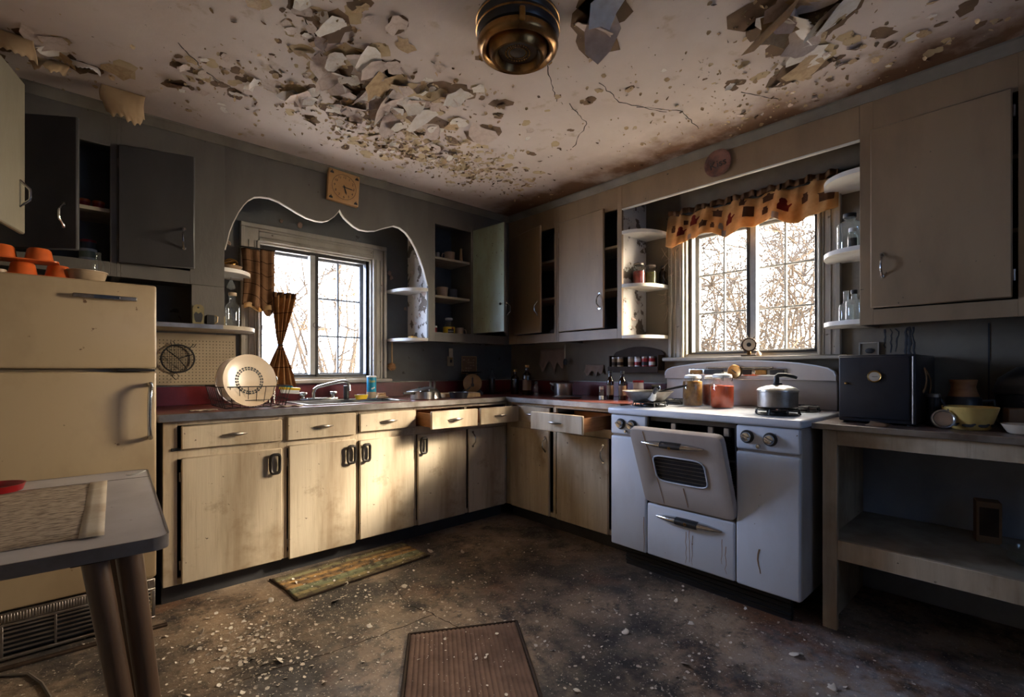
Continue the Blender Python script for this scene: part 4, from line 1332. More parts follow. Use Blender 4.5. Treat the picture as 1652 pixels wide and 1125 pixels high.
# rust runs on the enamel
def streak(parent, x, pts, wdt, m, Mx=None):
    mb = MB(); n = len(pts)
    for i, (y, z) in enumerate(pts):
        ww = wdt*(1-.6*i/n)
        mb.v += [(x, y-ww, z), (x, y+ww, z)]
    for i in range(n-1): mb.f.append((2*i, 2*i+1, 2*i+3, 2*i+2))
    if Mx: mb.xf(Mx)
    return mesh_obj('rust_streak', mb, M[m], parent, flat=True)
streak(od, -.0032, [(1.372,.43),(1.368,.36),(1.36,.30),(1.357,.24),(1.35,.18),(1.345,.12),(1.342,.06),(1.338,.01)], .0035, 'rust', Md)
streak(od, -.0032, [(1.21,.13),(1.208,.08),(1.205,.02)], .003, 'rust', Md)
rk = random.Random(5)
for yy, za, zb in ((1.225,.30,.14),(1.205,.31,.15),(1.19,.29,.14),(1.04,.31,.19),(1.02,.28,.15)):
    streak(dr, SXF-.0006, [(yy+rk.gauss(0,.002), za+(zb-za)*k/6) for k in range(7)], .0016, 'rust')
lp = [c for c in bpy.data.objects if c.parent == st and c.name.startswith('lower_panel')]
streak(lp[1], SXF-.0006, [(.868,.31),(.874,.285),(.876,.26),(.872,.235),(.866,.215),(.864,.20)], .004, 'rust')
streak(lp[0], SXF-.0006, [(1.468,.32),(1.470,.26),(1.466,.2),(1.468,.13)], .002, 'rust')
# kick plate
mb = MB().box(2.372, 2.40, Y0+.06, Y1-.06, 0, .118)
kp = mesh_obj('kick_plate', mb, M['black'], st)
for z in (.022, .045, .068, .09):
    mesh_obj('kick_slat', MB().box(2.363, 2.374, Y0+.06, Y1-.06, z, z+.008, .001), M['iron'], kp)
# backguard
def bgpoly(lo):
    top = [(1.708,1.085),(1.704,1.108),(1.688,1.126),(1.655,1.137),(1.60,1.146),(1.5,1.159),(1.4,1.168),(1.3,1.174),(1.2,1.176),(1.1,1.174),(1.0,1.168),(.9,1.158),(.82,1.145),(.765,1.132),(.738,1.115),(.728,1.09)]
    return [(1.708, lo)] + top + [(.728, lo)]
bgd = mesh_obj('backguard', MB().prism(bgpoly(1.066), 0, 2.928, 2.972).box(2.950, 2.972, .728, 1.708, .9095, 1.0655, .003), M['enamel_warm'], st, sharp=50)
mesh_obj('backguard_rim', MB().tube([(2.930, y, z) for y, z in bgpoly(1.066)[1:-1]], .004, 6), M['enamel'], bgd)
cs = mesh_obj('control_strip', MB().box(2.918, 2.930, .955, 1.535, 1.086, 1.130, .005, 2).box(2.916, 2.930, 1.03, 1.42, 1.130, 1.141, .003), M['chrome'], bgd)
for y0_, y1_, m in ((1.445,1.525,'bronze'),(1.31,1.43,'black_plastic'),(1.145,1.195,'wood_dark'),(1.06,1.125,'bronze'),(.97,1.045,'black_plastic')):
    mesh_obj('control_block', MB().box(2.911, 2.920, y0_, y1_, 1.094, 1.123, .003), M[m], cs)
dl = mesh_obj('clock_dial', MB().lathe([(.0,0),(.041,0),(.042,.008),(.038,.014),(.034,.012),(.0,.011)], 28).xf(Matrix.Translation((2.918,1.240,1.112)) @ Matrix.Rotation(radians(-90),4,'Y')), M['bronze'], cs)
mesh_obj('clock_hand', MB().box(2.904, 2.9065, 1.238, 1.243, 1.100, 1.132).xf(Matrix.Translation((0,1.24,1.112)) @ Matrix.Rotation(radians(-50),4,'X') @ Matrix.Translation((0,-1.24,-1.112))), M['ink'], dl)
# burners
def burner(cx, cy):
    bs_ = mesh_obj('burner', MB().lathe([(.0,.0),(.088,.0),(.092,.004),(.088,.006),(.045,.002),(.043,.012),(.030,.016),(.0,.016)], 24, (cx, cy, .9086)), M['iron'], st)
    mb = MB()
    for k in range(8):
        a = pi*k/4
        mb.tube([(cx+.028*cos(a), cy+.028*sin(a), .936), (cx+.095*cos(a), cy+.095*sin(a), .936), (cx+.10*cos(a), cy+.10*sin(a), .912)], .0042, 5)
    mb.tube([(cx+.092*cos(2*pi*k/24), cy+.092*sin(2*pi*k/24), .934) for k in range(24)], .004, 5, closed=True)
    mesh_obj('grate', mb, M['iron'], bs_)
for c in ((2.50,1.555),(2.80,1.555),(2.50,.862),(2.79,.862)): burner(*c)

# ================================================================== table
tb = thing('table', 'grey laminate kitchen table with splayed round wooden legs', 'table', (-.2, 1.85, 0))
Mt = Matrix.Translation((.160, 1.373, 0)) @ Matrix.Rotation(radians(-2.6), 4, 'Z')
def rrect(x0, x1, y0, y1, r, n=6):
    P = []
    for cx, cy, a0 in ((x1-r, y0+r, -90), (x1-r, y1-r, 0), (x0+r, y1-r, 90), (x0+r, y0+r, 180)):
        for k in range(n+1):
            a = radians(a0+90*k/n); P.append((cx+r*cos(a), cy+r*sin(a)))
    return P
top = mesh_obj('tabletop', MB().prism(rrect(-.70, 0, 0, .965, .028), 2, .712, .740).xf(Mt), M['table'], tb)
mb = MB()
pp = rrect(-.70, 0, 0, .965, .028)
outer = rrect(-.704, .004, -.004, .969, .032)
rings = [[(a[0],a[1],.711),(a[0],a[1],.7412),(b_[0],b_[1],.7412),(b_[0],b_[1],.711)] for a, b_ in zip(outer, pp)]
rings.append(rings[0])
mesh_obj('edge_band', MB().loft(rings, caps=False).xf(Mt), M['table_edge'], top)
mesh_obj('leaf_joint', MB().box(-.70, 0, .800, .804, .7402, .7408).xf(Mt), M['crackm'], top)
for t0, t1, r0, r1 in (((.092,1.47,.711),(.165,1.40,0),.027,.019), ((.030,1.445,.711),(.131,1.37,0),.025,.018), ((.068,1.56,.711),(.160,1.50,0),.021,.016), ((-.40,1.47,.711),(-.46,1.42,0),.026,.018), ((-.38,2.2,.711),(-.44,2.26,0),.026,.018)):
    mb = MB().tube([Vector(t0)+(Vector(t1)-Vector(t0))*k/6 for k in range(7)], [r0+(r1-r0)*k/6 for k in range(7)], 14)
    lg = mesh_obj('leg', mb, M['leg'], tb)
    mesh_obj('mounting_block', MB().box(t0[0]-.042, t0[0]+.042, t0[1]-.03, t0[1]+.03, .696, .7115, .004), M['wood_dark'], lg)
# newspaper / place mat and things on the table
o = mesh_obj('place_mat', MB().grid(lambda u, v: tuple(Mt @ Vector((-.70+.58*u, .10+.68*v-.0*u, .7425+.0012*sin(u*7+v*3)))), 14, 12), M['paper_print'], solid=.0012)
tag(o, 'stained woven place mat covering the left of the table', 'place mat')
o = mesh_obj('paper_border', MB().grid(lambda u, v: tuple(Mt @ Vector((-.160+.045*u, .085+.70*v, .7448+.0006*sin(v*9)))), 3, 12), M['paper'], solid=.001)
tag(o, 'pale torn paper strip along the edge of the place mat', 'paper')
dsh = MB().lathe([(.052,0),(.060,.003),(.066,.022),(.068,.024),(.064,.024),(.058,.006),(.0,.004)], 30)
o = mesh_obj('red_dish', dsh, M['red_plastic'], W=False); o.location = (-.185, 2.20, .7425)
tag(o, 'shallow red plastic dish standing on the table', 'dish')
mb = flake_pts(.022, .5, random.Random(3), n=10, rings=2)
mb.v = [(x*1.6, y*.6, -z) for x, y, z in mb.v]; mb.f = [tuple(reversed(f)) for f in mb.f]
zmin = min(p[2] for p in mb.v); mb.v = [(x+.165, y+2.245, z-zmin+.7408) for x, y, z in mb.v]
o = mesh_obj('paper_scrap', mb, M['white_plastic'], solid=.001); tag(o, 'small white scrap lying at the far corner of the table', 'scrap')

# ================================================================== ceiling lamp
cl = thing('ceiling_lamp', 'round bronze ceiling lamp with stepped concentric rings', 'ceiling lamp', (1.205, 1.300, ZC-.16))
def L(prof): return MB().lathe([(r, z) for r, z in prof], 40)
mesh_obj('canopy', L([(.0,.159),(.140,.159),(.150,.150),(.152,.128),(.146,.118),(.150,.108),(.151,.092),(.143,.078),(.120,.072),(.0,.072)]), M['black'], cl, W=False)
for z in (.138, .103): mesh_obj('canopy_band', MB().tube([(.151*cos(2*pi*k/40), .151*sin(2*pi*k/40), z) for k in range(40)], .0035, 6, closed=True), M['bronze'], cl, W=False)
mesh_obj('outer_ring', L([(.120,.076),(.146,.066),(.149,.052),(.143,.038),(.131,.030),(.122,.034),(.112,.048),(.108,.060)]), M['bronze'], cl, W=False)
mesh_obj('inner_ring', L([(.108,.058),(.109,.040),(.103,.022),(.094,.010),(.084,.012),(.076,.026),(.072,.040)]), M['bronze'], cl, W=False)
mesh_obj('centre_cup', L([(.076,.042),(.070,.034),(.050,.030),(.030,.032),(.018,.026),(.0,.026)]), M['wood_dark'], cl, W=False)
mb = MB()
for k in range(28):
    a = 2*pi*k/28
    mb.ball((.044*cos(a), .044*sin(a), .030), .0035, 6, 4)
    mb.ball((.032*cos(a+.1), .032*sin(a+.1), .031), .0028, 6, 4)
mesh_obj('perforated_rosette', mb, M['brass'], cl, W=False)
for k in range(3):
    a = 2*pi*k/3+.4
    mesh_obj('clip', MB().box(-.010,.010,-.004,.010,0,.045,.003).xf(Matrix.Rotation(a,4,'Z') @ Matrix.Translation((0,.148,.045))), M['brass'], cl, W=False)

# ================================================================== hangings
cu = thing('folded_curtain', 'brown plaid curtain panel folded over the rod beside the sink window', 'curtain', (.83, 3.27, 1.50))
def fold1(u, v):
    x = .745+.105*u+.010*sin(v*3)
    return (x, 3.275-.030*sin(u*pi*1.0)-.012*sin(u*pi*3+v*2), 1.862-.345*v-.020*u*v+.010*sin(u*5)*v)
mesh_obj('front_fold', MB().grid(fold1, 16, 14), M['curtain'], cu, solid=.003)
def fold2(u, v):
    return (.846+.082*u, 3.262-.018*sin(u*pi)-.010*sin(u*pi*2.5+1), 1.868-(.362+.05*sin(u*pi))*v)
mesh_obj('back_fold', MB().grid(fold2, 14, 14), M['curtain'], cu, solid=.003)
mesh_obj('hem', MB().grid(lambda u, v: (.755+.165*u, 3.252-.014*sin(u*pi*3), 1.527+.010*sin(u*9)-.030*v-.012*u), 14, 3), M['lining'], cu, solid=.003)
mesh_obj('rod', MB().tube([(.735,3.29,1.876),(.935,3.262,1.872)], .006, 8), M['frame_dark'], cu)
tc_ = thing('tied_curtain', 'amber brown curtain gathered at the waist hanging in the sink window', 'curtain', (.96, 3.25, 1.02))
def tied(u, v, back=0):
    z = 1.600-.575*v
    if v < .56:
        t = v/.56; hw = .070*(1-t)**.8+.011; cx = .985-.025*t
    else:
        t = (v-.56)/.44; hw = .011+.092*t**.85; cx = .960-.005*t
    s = 2*u-1
    ph = .5+.5*min(1, hw/.06)
    y = 3.248 - .020*cos(s*pi/2) + (.016*ph)*sin(s*14+v*2.5)
    return (cx+hw*s, y, z - .012*abs(s)*(1 if v > .9 else 0) + .01*s*(1-v))
mesh_obj('gathered_cloth', MB().grid(tied, 44, 36), M['curtain_amber'], tc_, solid=.002)
mesh_obj('tie', MB().tube([(.960+.015*cos(a), 3.240+.022*sin(a), 1.278) for a in [2*pi*k/16 for k in range(16)]], .005, 6, closed=True), M['wood_dark'], tc_)
mesh_obj('heading', MB().grid(lambda u, v: (.916+.138*u, 3.236-.012*sin(u*22), 1.612-.035*v), 26, 2), M['curtain'], tc_, solid=.003)

# printed valance over the stove window
vl = thing('printed_valance', 'cream valance printed with red kettles and jars over the stove window', 'curtain', (2.98, 1.22, 1.95))
def vfun(u, v, off=0.0):
    y = 1.715-.985*u
    drop = .185+.020*sin(u*pi*5.2+.7)+.010*sin(u*pi*11)
    bow = .030*sin(u*pi)
    x = 2.985 - .022*v - .020*sin(u*pi*9+.4)*(0.35+.65*v) - .008*sin(u*pi*23+v*2) - off - bow*.5*v
    return (x, y, 2.150 - drop*v + .010*sin(u*30)*(1-v))
mesh_obj('cloth', MB().grid(vfun, 120, 14), M['valance'], vl, solid=.002)
mesh_obj('gathered_heading', MB().grid(lambda u, v: (2.975-.010*sin(u*pi*40), 1.715-.985*u, 2.150+.035*v+.006*sin(u*60)), 140, 2), M['curtain'], vl, solid=.002)
mesh_obj('rod', MB().tube([(2.992,1.73,2.150),(2.992,.715,2.150)], .006, 8), M['frame_dark'], vl)
M['print_red'] = cloth('printed_red', (.22,.03,.02), (.12,.02,.015), (0,0,0), .4)
M['print_brown'] = cloth('printed_brown', (.13,.06,.03), (.07,.035,.02), (0,0,0), .35)
M['print_grey'] = cloth('printed_grey', (.35,.30,.24), (.22,.18,.14), (0,0,0), .4)
SH = {
 'kettle': [(-.5,-.45),(.5,-.45),(.55,0),(.85,.35),(.75,.45),(.45,.15),(.3,.4),(.35,.7),(.15,.95),(-.15,.95),(-.35,.7),(-.3,.4),(-.5,.1)],
 'jar': [(-.4,-.6),(.4,-.6),(.42,.2),(.25,.4),(.3,.7),(-.3,.7),(-.25,.4),(-.42,.2)],
 'pot': [(-.6,-.45),(.6,-.45),(.65,.3),(.8,.4),(.2,.5),(.1,.7),(-.1,.7),(-.2,.5),(-.8,.4),(-.65,.3)],
 'box': [(-.45,-.5),(.45,-.5),(.45,.6),(-.45,.6)]}
def motif(kind, uc, vc, s, m):
    poly = SH[kind]; mb = MB(); s = s*1.55
    P = []
    n = len(poly)
    for i in range(n):
        a, b_ = poly[i], poly[(i+1) % n]
        for k in range(3): P.append((a[0]+(b_[0]-a[0])*k/3, a[1]+(b_[1]-a[1])*k/3))
    for r in (1.0, .5):
        for px, pz in P: mb.v.append(vfun(uc+px*s*r/.985, min(1, max(0, vc-pz*s*r/.19)), .0035))
    mb.v.append(vfun(uc, vc, .0035))
    N_ = len(P)
    for i in range(N_):
        j = (i+1) % N_
        mb.f.append((i, j, N_+j, N_+i)); mb.f.append((N_+i, N_+j, 2*N_))
    mesh_obj('printed_'+kind, mb, M[m], vl, sharp=80)
for k, (kind, uc, vc, s, m) in enumerate((('jar',.05,.45,.020,'print_brown'),('kettle',.10,.62,.026,'print_red'),('box',.13,.30,.018,'print_brown'),('kettle',.185,.36,.034,'print_red'),('pot',.26,.62,.028,'print_brown'),('jar',.32,.70,.020,'print_brown'),
        ('jar',.37,.68,.020,'print_grey'),('pot',.345,.25,.030,'print_brown'),('kettle',.425,.55,.030,'print_red'),('box',.54,.48,.040,'print_brown'),('jar',.635,.62,.024,'print_brown'),('pot',.65,.22,.030,'print_brown'),
        ('kettle',.735,.55,.034,'print_red'),('jar',.84,.40,.026,'print_brown'),('pot',.95,.55,.036,'print_brown'),('box',.39,.90,.022,'print_grey'),('box',.16,.90,.022,'print_grey'),('box',.70,.90,.026,'print_grey'),('kettle',.50,.15,.022,'print_brown'))):
    motif(kind, uc, vc, s, m)

# ================================================================== wall clock, plate
ck = thing('wall_clock', 'square orange wall clock hung askew above the scalloped valance', 'clock', (1.290, UA-.001, 2.305))
Mc = Matrix.Translation((1.290, UA-.001, 2.305)) @ Matrix.Scale(1.06, 4) @ Matrix.Rotation(radians(3), 4, 'Y') @ Matrix.Rotation(radians(90), 4, 'X')
def put(mb): return mb.xf(Mc)
mesh_obj('case', put(MB().box(-.098,.098,-.096,.096,0,.030,.006,2)), M['clock_face'], ck)
fc = mesh_obj('face', put(MB().lathe([(.0,.0),(.080,.0),(.080,.0015),(.0,.0015)], 36, (0,0,.0302))), M['clock_face'], ck)
mesh_obj('ring', put(MB().tube([(.075*cos(2*pi*k/48), .075*sin(2*pi*k/48), .0325) for k in range(48)], .0011, 5, closed=True)), M['ink'], fc)
for k in range(12):
    a = radians(90-30*(k+1))
    t_ = text_mb(str(k+1), .021)
    mesh_obj('numeral', put(t_.xf(Matrix.Translation((.060*cos(a), .060*sin(a), .0325)))), M['ink'], fc, flat=True)
for nm, L_, a, wd in (('hour_hand',.046,radians(90-160),.0045),('minute_hand',.060,radians(-3),.0032)):
    mesh_obj(nm, put(MB().prism([(-.012,-wd*.6),(L_*.7,-wd),(L_,0),(L_*.7,wd),(-.012,wd*.6)], 2, .0335, .0345).xf(Matrix.Rotation(a,4,'Z'))), M['ink'], ck)
mesh_obj('hub', put(MB().lathe([(.006,.033),(.006,.037),(.0,.037)], 12)), M['ink'], ck)
for sx, sy in ((-1,1),(1,1),(-1,-1),(1,-1)):
    mb = MB().prism([(-.012,-.010),(.012,-.010),(.009,.002),(.003,.004),(.001,.014),(-.003,.004),(-.009,.001)], 2, .0302, .0312)
    mesh_obj('corner_ornament', put(mb.xf(Matrix.Translation((sx*.078, sy*.076, 0)))), M['ink'], ck)
pt = thing('wall_plate', 'small round terracotta plate with dark lettering on the board above the stove', 'plate', (UB-.001, 1.262, 2.312))
Mp = Matrix.Translation((UB-.001, 1.262, 2.312)) @ Matrix.Rotation(radians(-90), 4, 'Z') @ Matrix.Rotation(radians(90), 4, 'X')
mesh_obj('disc', MB().lathe([(.0,0),(.060,.0),(.076,.010),(.078,.014),(.070,.014),(.058,.007),(.0,.006)], 36).xf(Mp), M['plaque'], pt)
t_ = text_mb('Kiss', .060, .001)
mesh_obj('lettering', t_.xf(Mp @ Matrix.Translation((0,-.004,.0085)) @ Matrix.Rotation(radians(8),4,'Z')), M['ink'], pt, flat=True)
mb = MB()
for k in range(26):
    a = 2*pi*k/26; mb.ball((.066*cos(a), .066*sin(a), .0125), .004, 6, 4, (1,1,.4))
o = mesh_obj('rim_beads', mb.xf(Mp), M['plaque'], pt); o['kind'] = 'stuff'

# ================================================================== generic small wares
def bottle(label, loc, r, h, neck, m, liquid=None, lh=.5, cap=None, rz=0, cat='bottle', group=None, neck_h=.25, labelc=None):
    b_ = thing('bottle', label, cat, loc, rz, group)
    hb = h*(1-neck_h)
    prof = [(.0,0),(r*.94,0),(r,.006),(r,hb*.86),(r*.93,hb*.95),(neck*1.2,hb*1.06),(neck,hb*1.14),(neck,h*.97),(neck*1.15,h*.975),(neck*1.15,h),(neck*.8,h)]
    mesh_obj('glass', MB().lathe(prof, 20), M[m], b_, W=False)
    if liquid: mesh_obj('contents', MB().lathe([(.0,.003),(r*.9,.004),(r*.92,hb*lh),(.0,hb*lh)], 18), M[liquid], b_, W=False)
    if cap: mesh_obj('cap', MB().lathe([(neck*1.25,h-.012),(neck*1.3,h-.010),(neck*1.3,h+.006),(neck*1.1,h+.008),(.0,h+.008)], 16), M[cap], b_, W=False)
    if labelc: mesh_obj('paper_label', MB().lathe([(r*1.006,hb*.22),(r*1.008,hb*.23),(r*1.008,hb*.68),(r*1.006,hb*.69)], 20), M[labelc], b_, W=False)
    return b_
def jar(label, loc, r, h, content, lid='white_plastic', fill=.72, group=None, bail=False, rz=0):
    j = thing('preserve_jar', label, 'jar', loc, rz, group)
    hb = h*.80
    mesh_obj('glass', MB().lathe([(.0,0),(r*.9,0),(r,.010),(r,hb*.84),(r*.94,hb*.93),(r*.76,hb*1.02),(r*.74,h*.97),(r*.70,h*.97)], 24), M['clear'], j, W=False)
    mesh_obj('contents', MB().lathe([(.0,.004),(r*.86,.005),(r*.955,.014),(r*.955,hb*fill),(r*.8,hb*fill+.004),(.0,hb*fill+.003)], 22), M[content], j, W=False)
    l_ = mesh_obj('lid', MB().lathe([(r*.80,h*.885),(r*.84,h*.89),(r*.84,h*.955),(r*.80,h*.975),(r*.5,h),(.0,h*1.005)], 24), M[lid], j, W=False)
    if bail:
        mesh_obj('wire_bail', MB().tube([(r*.78,0,h*.80),(r*.92,0,h*.90),(r*.5,0,h*1.02),(0,0,h*1.04),(-r*.5,0,h*1.02),(-r*.92,0,h*.90),(-r*.78,0,h*.80)], .0016, 5), M['wire'], j, W=False)
        mesh_obj('wire_catch', MB().tube([(r*.3,-r*.72,h*.98),(r*.34,-r*.9,h*.88),(r*.30,-r*.84,h*.78)], .0022, 5), M['wire'], j, W=False)
    return j
def mug(label, loc, r, h, m, rz=0, group=None):
    g_ = thing('mug', label, 'cup', loc, rz, group)
    mesh_obj('cup', MB().lathe([(.0,0),(r*.85,0),(r*.95,.006),(r,h),(r*.9,h),(r*.84,.010),(.0,.008)], 20), M[m], g_, W=False)
    mesh_obj('handle', MB().tube([(r*.93,0,h*.85),(r*1.45,0,h*.82),(r*1.62,0,h*.5),(r*1.4,0,h*.22),(r*.9,0,h*.18)], .0042, 6), M[m], g_, W=False)
    return g_
def tin(label, loc, r, h, m, top='dull_metal', group=None, name='tin', band=None, rz=0, cat='can'):
    c_ = thing(name, label, cat, loc, rz, group)
    mesh_obj('body', MB().lathe([(.0,0),(r,0),(r*1.02,.002),(r,.004),(r,h-.004),(r*1.02,h-.002),(r*.98,h),(.0,h-.003)], 18), M[m], c_, W=False)
    mesh_obj('lid', MB().lathe([(r*1.03,h-.006),(r*1.04,h-.004),(r*1.04,h+.006),(r*.9,h+.008),(.0,h+.008)], 18), M[top], c_, W=False)
    if band: mesh_obj('paper_band', MB().lathe([(r*1.004,h*.3),(r*1.006,h*.31),(r*1.006,h*.6),(r*1.004,h*.61)], 18), M[band], c_, W=False)
    return c_

# ------------------------------------------------------------------ on the refrigerator
def mould_tray(label, loc, rz, n=3):
    t_ = thing('mould_tray', label, 'mould', loc, rz, 'orange plastic moulds on the refrigerator')
    mesh_obj('tray', MB().prism(rrect(-.055*n, .055*n, -.055, .055, .02), 2, 0, .005), M['orange'], t_, W=False)
    for k in range(n):
        mesh_obj('cup', MB().lathe([(.045,.004),(.044,.008),(.036,.050),(.030,.056),(.0,.057)], 16, ((k-(n-1)/2)*.105, 0, 0)), M['orange'], t_, W=False)
    return t_
mould_tray('lower orange plastic mould tray on the refrigerator, sticking out right', (-.105, 2.76, 1.5005), .05, 2)
mould_tray('upper orange plastic mould tray stacked on the other one on the refrigerator', (-.215, 2.74, 1.559), -.03, 3)
tu = thing('plastic_tub', 'shallow tan round tub with a spout standing on the refrigerator', 'tub', (.035, 2.76, 1.5005))
mesh_obj('bowl', MB().lathe([(.0,0),(.050,0),(.060,.010),(.068,.042),(.070,.044),(.064,.044),(.056,.012),(.0,.010)], 26), M['tan_plastic'], tu, W=False)
mesh_obj('rim_ring', MB().tube([(.069*cos(2*pi*k/28), .069*sin(2*pi*k/28), .043) for k in range(28)], .003, 6, closed=True), M['tan_plastic'], tu, W=False)
bottle('slim clear vase standing behind the tan tub on the refrigerator', (.075, 2.86, 1.5005), .022, .150, .010, 'clear', cap=None)
o = mesh_obj('flat_tray', MB().prism(rrect(-.36,-.20,2.69,2.80,.02), 2, 1.5005, 1.514).xf(Matrix.Identity(4)), M['tan_plastic']); tag(o, 'flat dull tray under the left end of the orange moulds', 'tray')
# in the cabinets above
for k, x in enumerate((.030, .085)):
    tin(['red lidded pot nearest the open door on the upper cabinet shelf', 'second red lidded pot beside the cabinet stile on the upper shelf'][k], (x, 3.19, 1.9205), .024, .040, 'red_plastic', 'orange', 'small red pots in the cabinet above the refrigerator', name='spice_pot', cat='pot')
tin('green and white tin on the bottom of the open refrigerator cabinet', (.045, 3.20, 1.6225), .034, .095, 'green', 'white_plastic', band='white_plastic')
tin('red topped tin at the back of the open refrigerator cabinet', (.048, 3.30, 1.6225), .032, .160, 'cab_in', 'red_plastic')

# ------------------------------------------------------------------ left end shelf
bottle('clear milk bottle with yellow picture on the left end shelf', (.690, 3.235, 1.3685), .037, .205, .017, 'clear', None, cap='tan_plastic', labelc=None, neck_h=.30)
o = mesh_obj('yellow_sponge', MB().box(.628,.662,3.29,3.325,1.3685,1.448,.008,2), M['yellow_plastic']); tag(o, 'yellow packet behind the milk bottle on the left end shelf', 'packet')
ow = thing('ornament_clock', 'small ornate arched gilt frame with dark face on the left shelf', 'ornament', (.487, 3.050, 1.3690))
poly = [(-.026,0),(.026,0),(.026,.085),(.020,.098),(.010,.104),(-.010,.104),(-.020,.098),(-.026,.085)]
mesh_obj('frame', MB().prism(poly, 1, -.008, .008), M['brass'], ow, W=False)
mesh_obj('face', MB().prism([(-.017,.022),(-.012,.010),(.012,.010),(.017,.022),(.020,.050),(.012,.064),(0,.056),(-.012,.064),(-.020,.050)], 1, -.0105, -.0082), M['ink'], ow, W=False)
mesh_obj('knob', MB().ball((0,-.010,.088), .005, 8, 6), M['ink'], ow, W=False)
o = thing('trinket_box', 'small dark metal trinket beside the gilt frame on the shelf', 'ornament', (.542, 3.050, 1.3690))
mesh_obj('box', MB().box(-.020,.020,-.015,.015,0,.052,.004), M['iron'], o, W=False)
mesh_obj('handle', MB().tube([(.022,0,.008),(.034,0,.016),(.036,0,.045),(.022,0,.052)], .003, 6), M['brass'], o, W=False)
o = thing('brass_ornament', 'tangled brass ornament in a bowl on the upper left end shelf', 'ornament', (.675, 3.20, 1.7005))
mesh_obj('bowl', MB().lathe([(.0,0),(.03,0),(.05,.012),(.060,.028),(.056,.029),(.045,.014),(.0,.006)], 20), M['china'], o, W=False)
for k in range(5):
    a = k*1.3
    mesh_obj('ring', MB().tube([(.012*cos(a)+.026*cos(t), .012*sin(a)+.022*sin(t), .040+.010*sin(t*1+k)+.004*k) for t in [2*pi*q/16 for q in range(16)]], .0045, 6, closed=True), M['brass'], o, W=False)
o = thing('glass_prism', 'pale hanging glass prism below the upper left end shelf', 'ornament', (.690, 3.27, 1.60))
mesh_obj('prism', MB().lathe([(.0,0),(.024,.012),(.020,.030),(.006,.060),(.0,.062)], 6), M['milk'], o, W=False)
mesh_obj('thread', MB().tube([(0,0,.06),(0,0,.0778)], .0012, 5), M['wire'], o, W=False)

# pegboard with sieve
pb = thing('pegboard', 'tan pegboard panel on the wall beside the refrigerator', 'board', (.54, 3.37, 1.04))
mesh_obj('board', MB().box(.300, .738, YA-.010, YA-.001, 1.034, 1.335, .001), M['pegboard'], pb)
hb_ = MB()
for i in range(24):
    for k in range(14):
        x, z = .318+.0175*i, 1.052+.0185*k
        hb_.add([(x+.0030*cos(2*pi*q/6), YA-.0104, z+.0030*sin(2*pi*q/6)) for q in range(6)], [tuple(range(6))])
o = mesh_obj('holes', hb_, M['hole'], pb, flat=True); o['kind'] = 'stuff'
sv = thing('wire_sieve', 'round dark wire sieve hanging on the pegboard', 'sieve', (.437, 3.355, 1.187))
mesh_obj('hoop', MB().tube([(.080*cos(2*pi*k/30), -.004, .080*sin(2*pi*k/30)) for k in range(30)], .0045, 6, closed=True), M['wire'], sv, W=False)
mb = MB()
for k in range(-7, 8):
    d_ = .0105*k; l_ = sqrt(.080**2-d_**2)
    mb.tube([(d_, -.006-.020*(1-(t/5-1)**2)*(l_/.08), -l_+2*l_*t/10) for t in range(11)], .0009, 4)
    mb.tube([(-l_+2*l_*t/10, -.006-.020*(1-(t/5-1)**2)*(l_/.08), d_) for t in range(11)], .0009, 4)
o = mesh_obj('mesh', mb, M['wire'], sv, W=False); o['kind'] = 'stuff'
for a in (.35, 2.4, -.95): mesh_obj('brace', MB().tube([(0,-.028,0),(.080*cos(a),-.006,.080*sin(a))], .0028, 5), M['wire'], sv, W=False)
mesh_obj('hook', MB().tube([(.055,-.004,.058),(.075,-.006,.085),(.088,-.004,.085),(.075,-.004,.066)], .0024, 5), M['wire'], sv, W=False)
mesh_obj('hook', MB().tube([(-.03,-.004,.076),(-.036,-.004,.098),(-.022,-.004,.10),(-.014,-.004,.08)], .0024, 5), M['wire'], sv, W=False)
mesh_obj('loop', MB().tube([(-.012,-.004,-.08),(.006,-.004,-.100),(-.010,-.004,-.122),(-.028,-.004,-.100)], .0024, 5, closed=True), M['wire'], sv, W=False)

# ------------------------------------------------------------------ dish rack with plates
dk = thing('dish_rack', 'dark wire dish rack holding plates beside the sink', 'dish rack', (.72, 3.02, .9155))
RX0, RX1, RY0, RY1 = .545-.72, .900-.72, 2.835-3.02, 3.20-3.02
for z, e in ((.006, .03), (.118, 0.0)):
    mb = MB().tube([(RX0+e,RY0+e,z),(RX1-e,RY0+e,z),(RX1-e,RY1-e,z),(RX0+e,RY1-e,z)], .0028, 6, closed=True)
    mesh_obj('rim_wire', mb, M['wire'], dk, W=False)
mb = MB().tube([(RX0+.01,RY0+.01,.045),(RX1-.01,RY0+.01,.045),(RX1-.01,RY1-.01,.045),(RX0+.01,RY1-.01,.045)], .002, 5, closed=True)
mesh_obj('rim_wire', mb, M['wire'], dk, W=False)
for k in range(9):
    x = RX0+.005+(RX1-RX0-.01)*k/8; e = .03*(1 if 0 < k < 8 else 1)
    xi = RX0+.03+(RX1-RX0-.06)*k/8
    mesh_obj('upright_wire', MB().tube([(x,RY0,.118),(xi,RY0+.03,.006),(xi,RY1-.03,.006),(x,RY1,.118)], .0019, 5), M['wire'], dk, W=False)
for k in range(7):
    y = RY0+.02+(RY1-RY0-.04)*k/6
    for sx in (0, 1):
        xa, xb = (RX0, RX0+.03) if sx == 0 else (RX1, RX1-.03)
        mesh_obj('side_wire', MB().tube([(xa,y,.118),(xb,y,.006)], .0019, 5), M['wire'], dk, W=False)
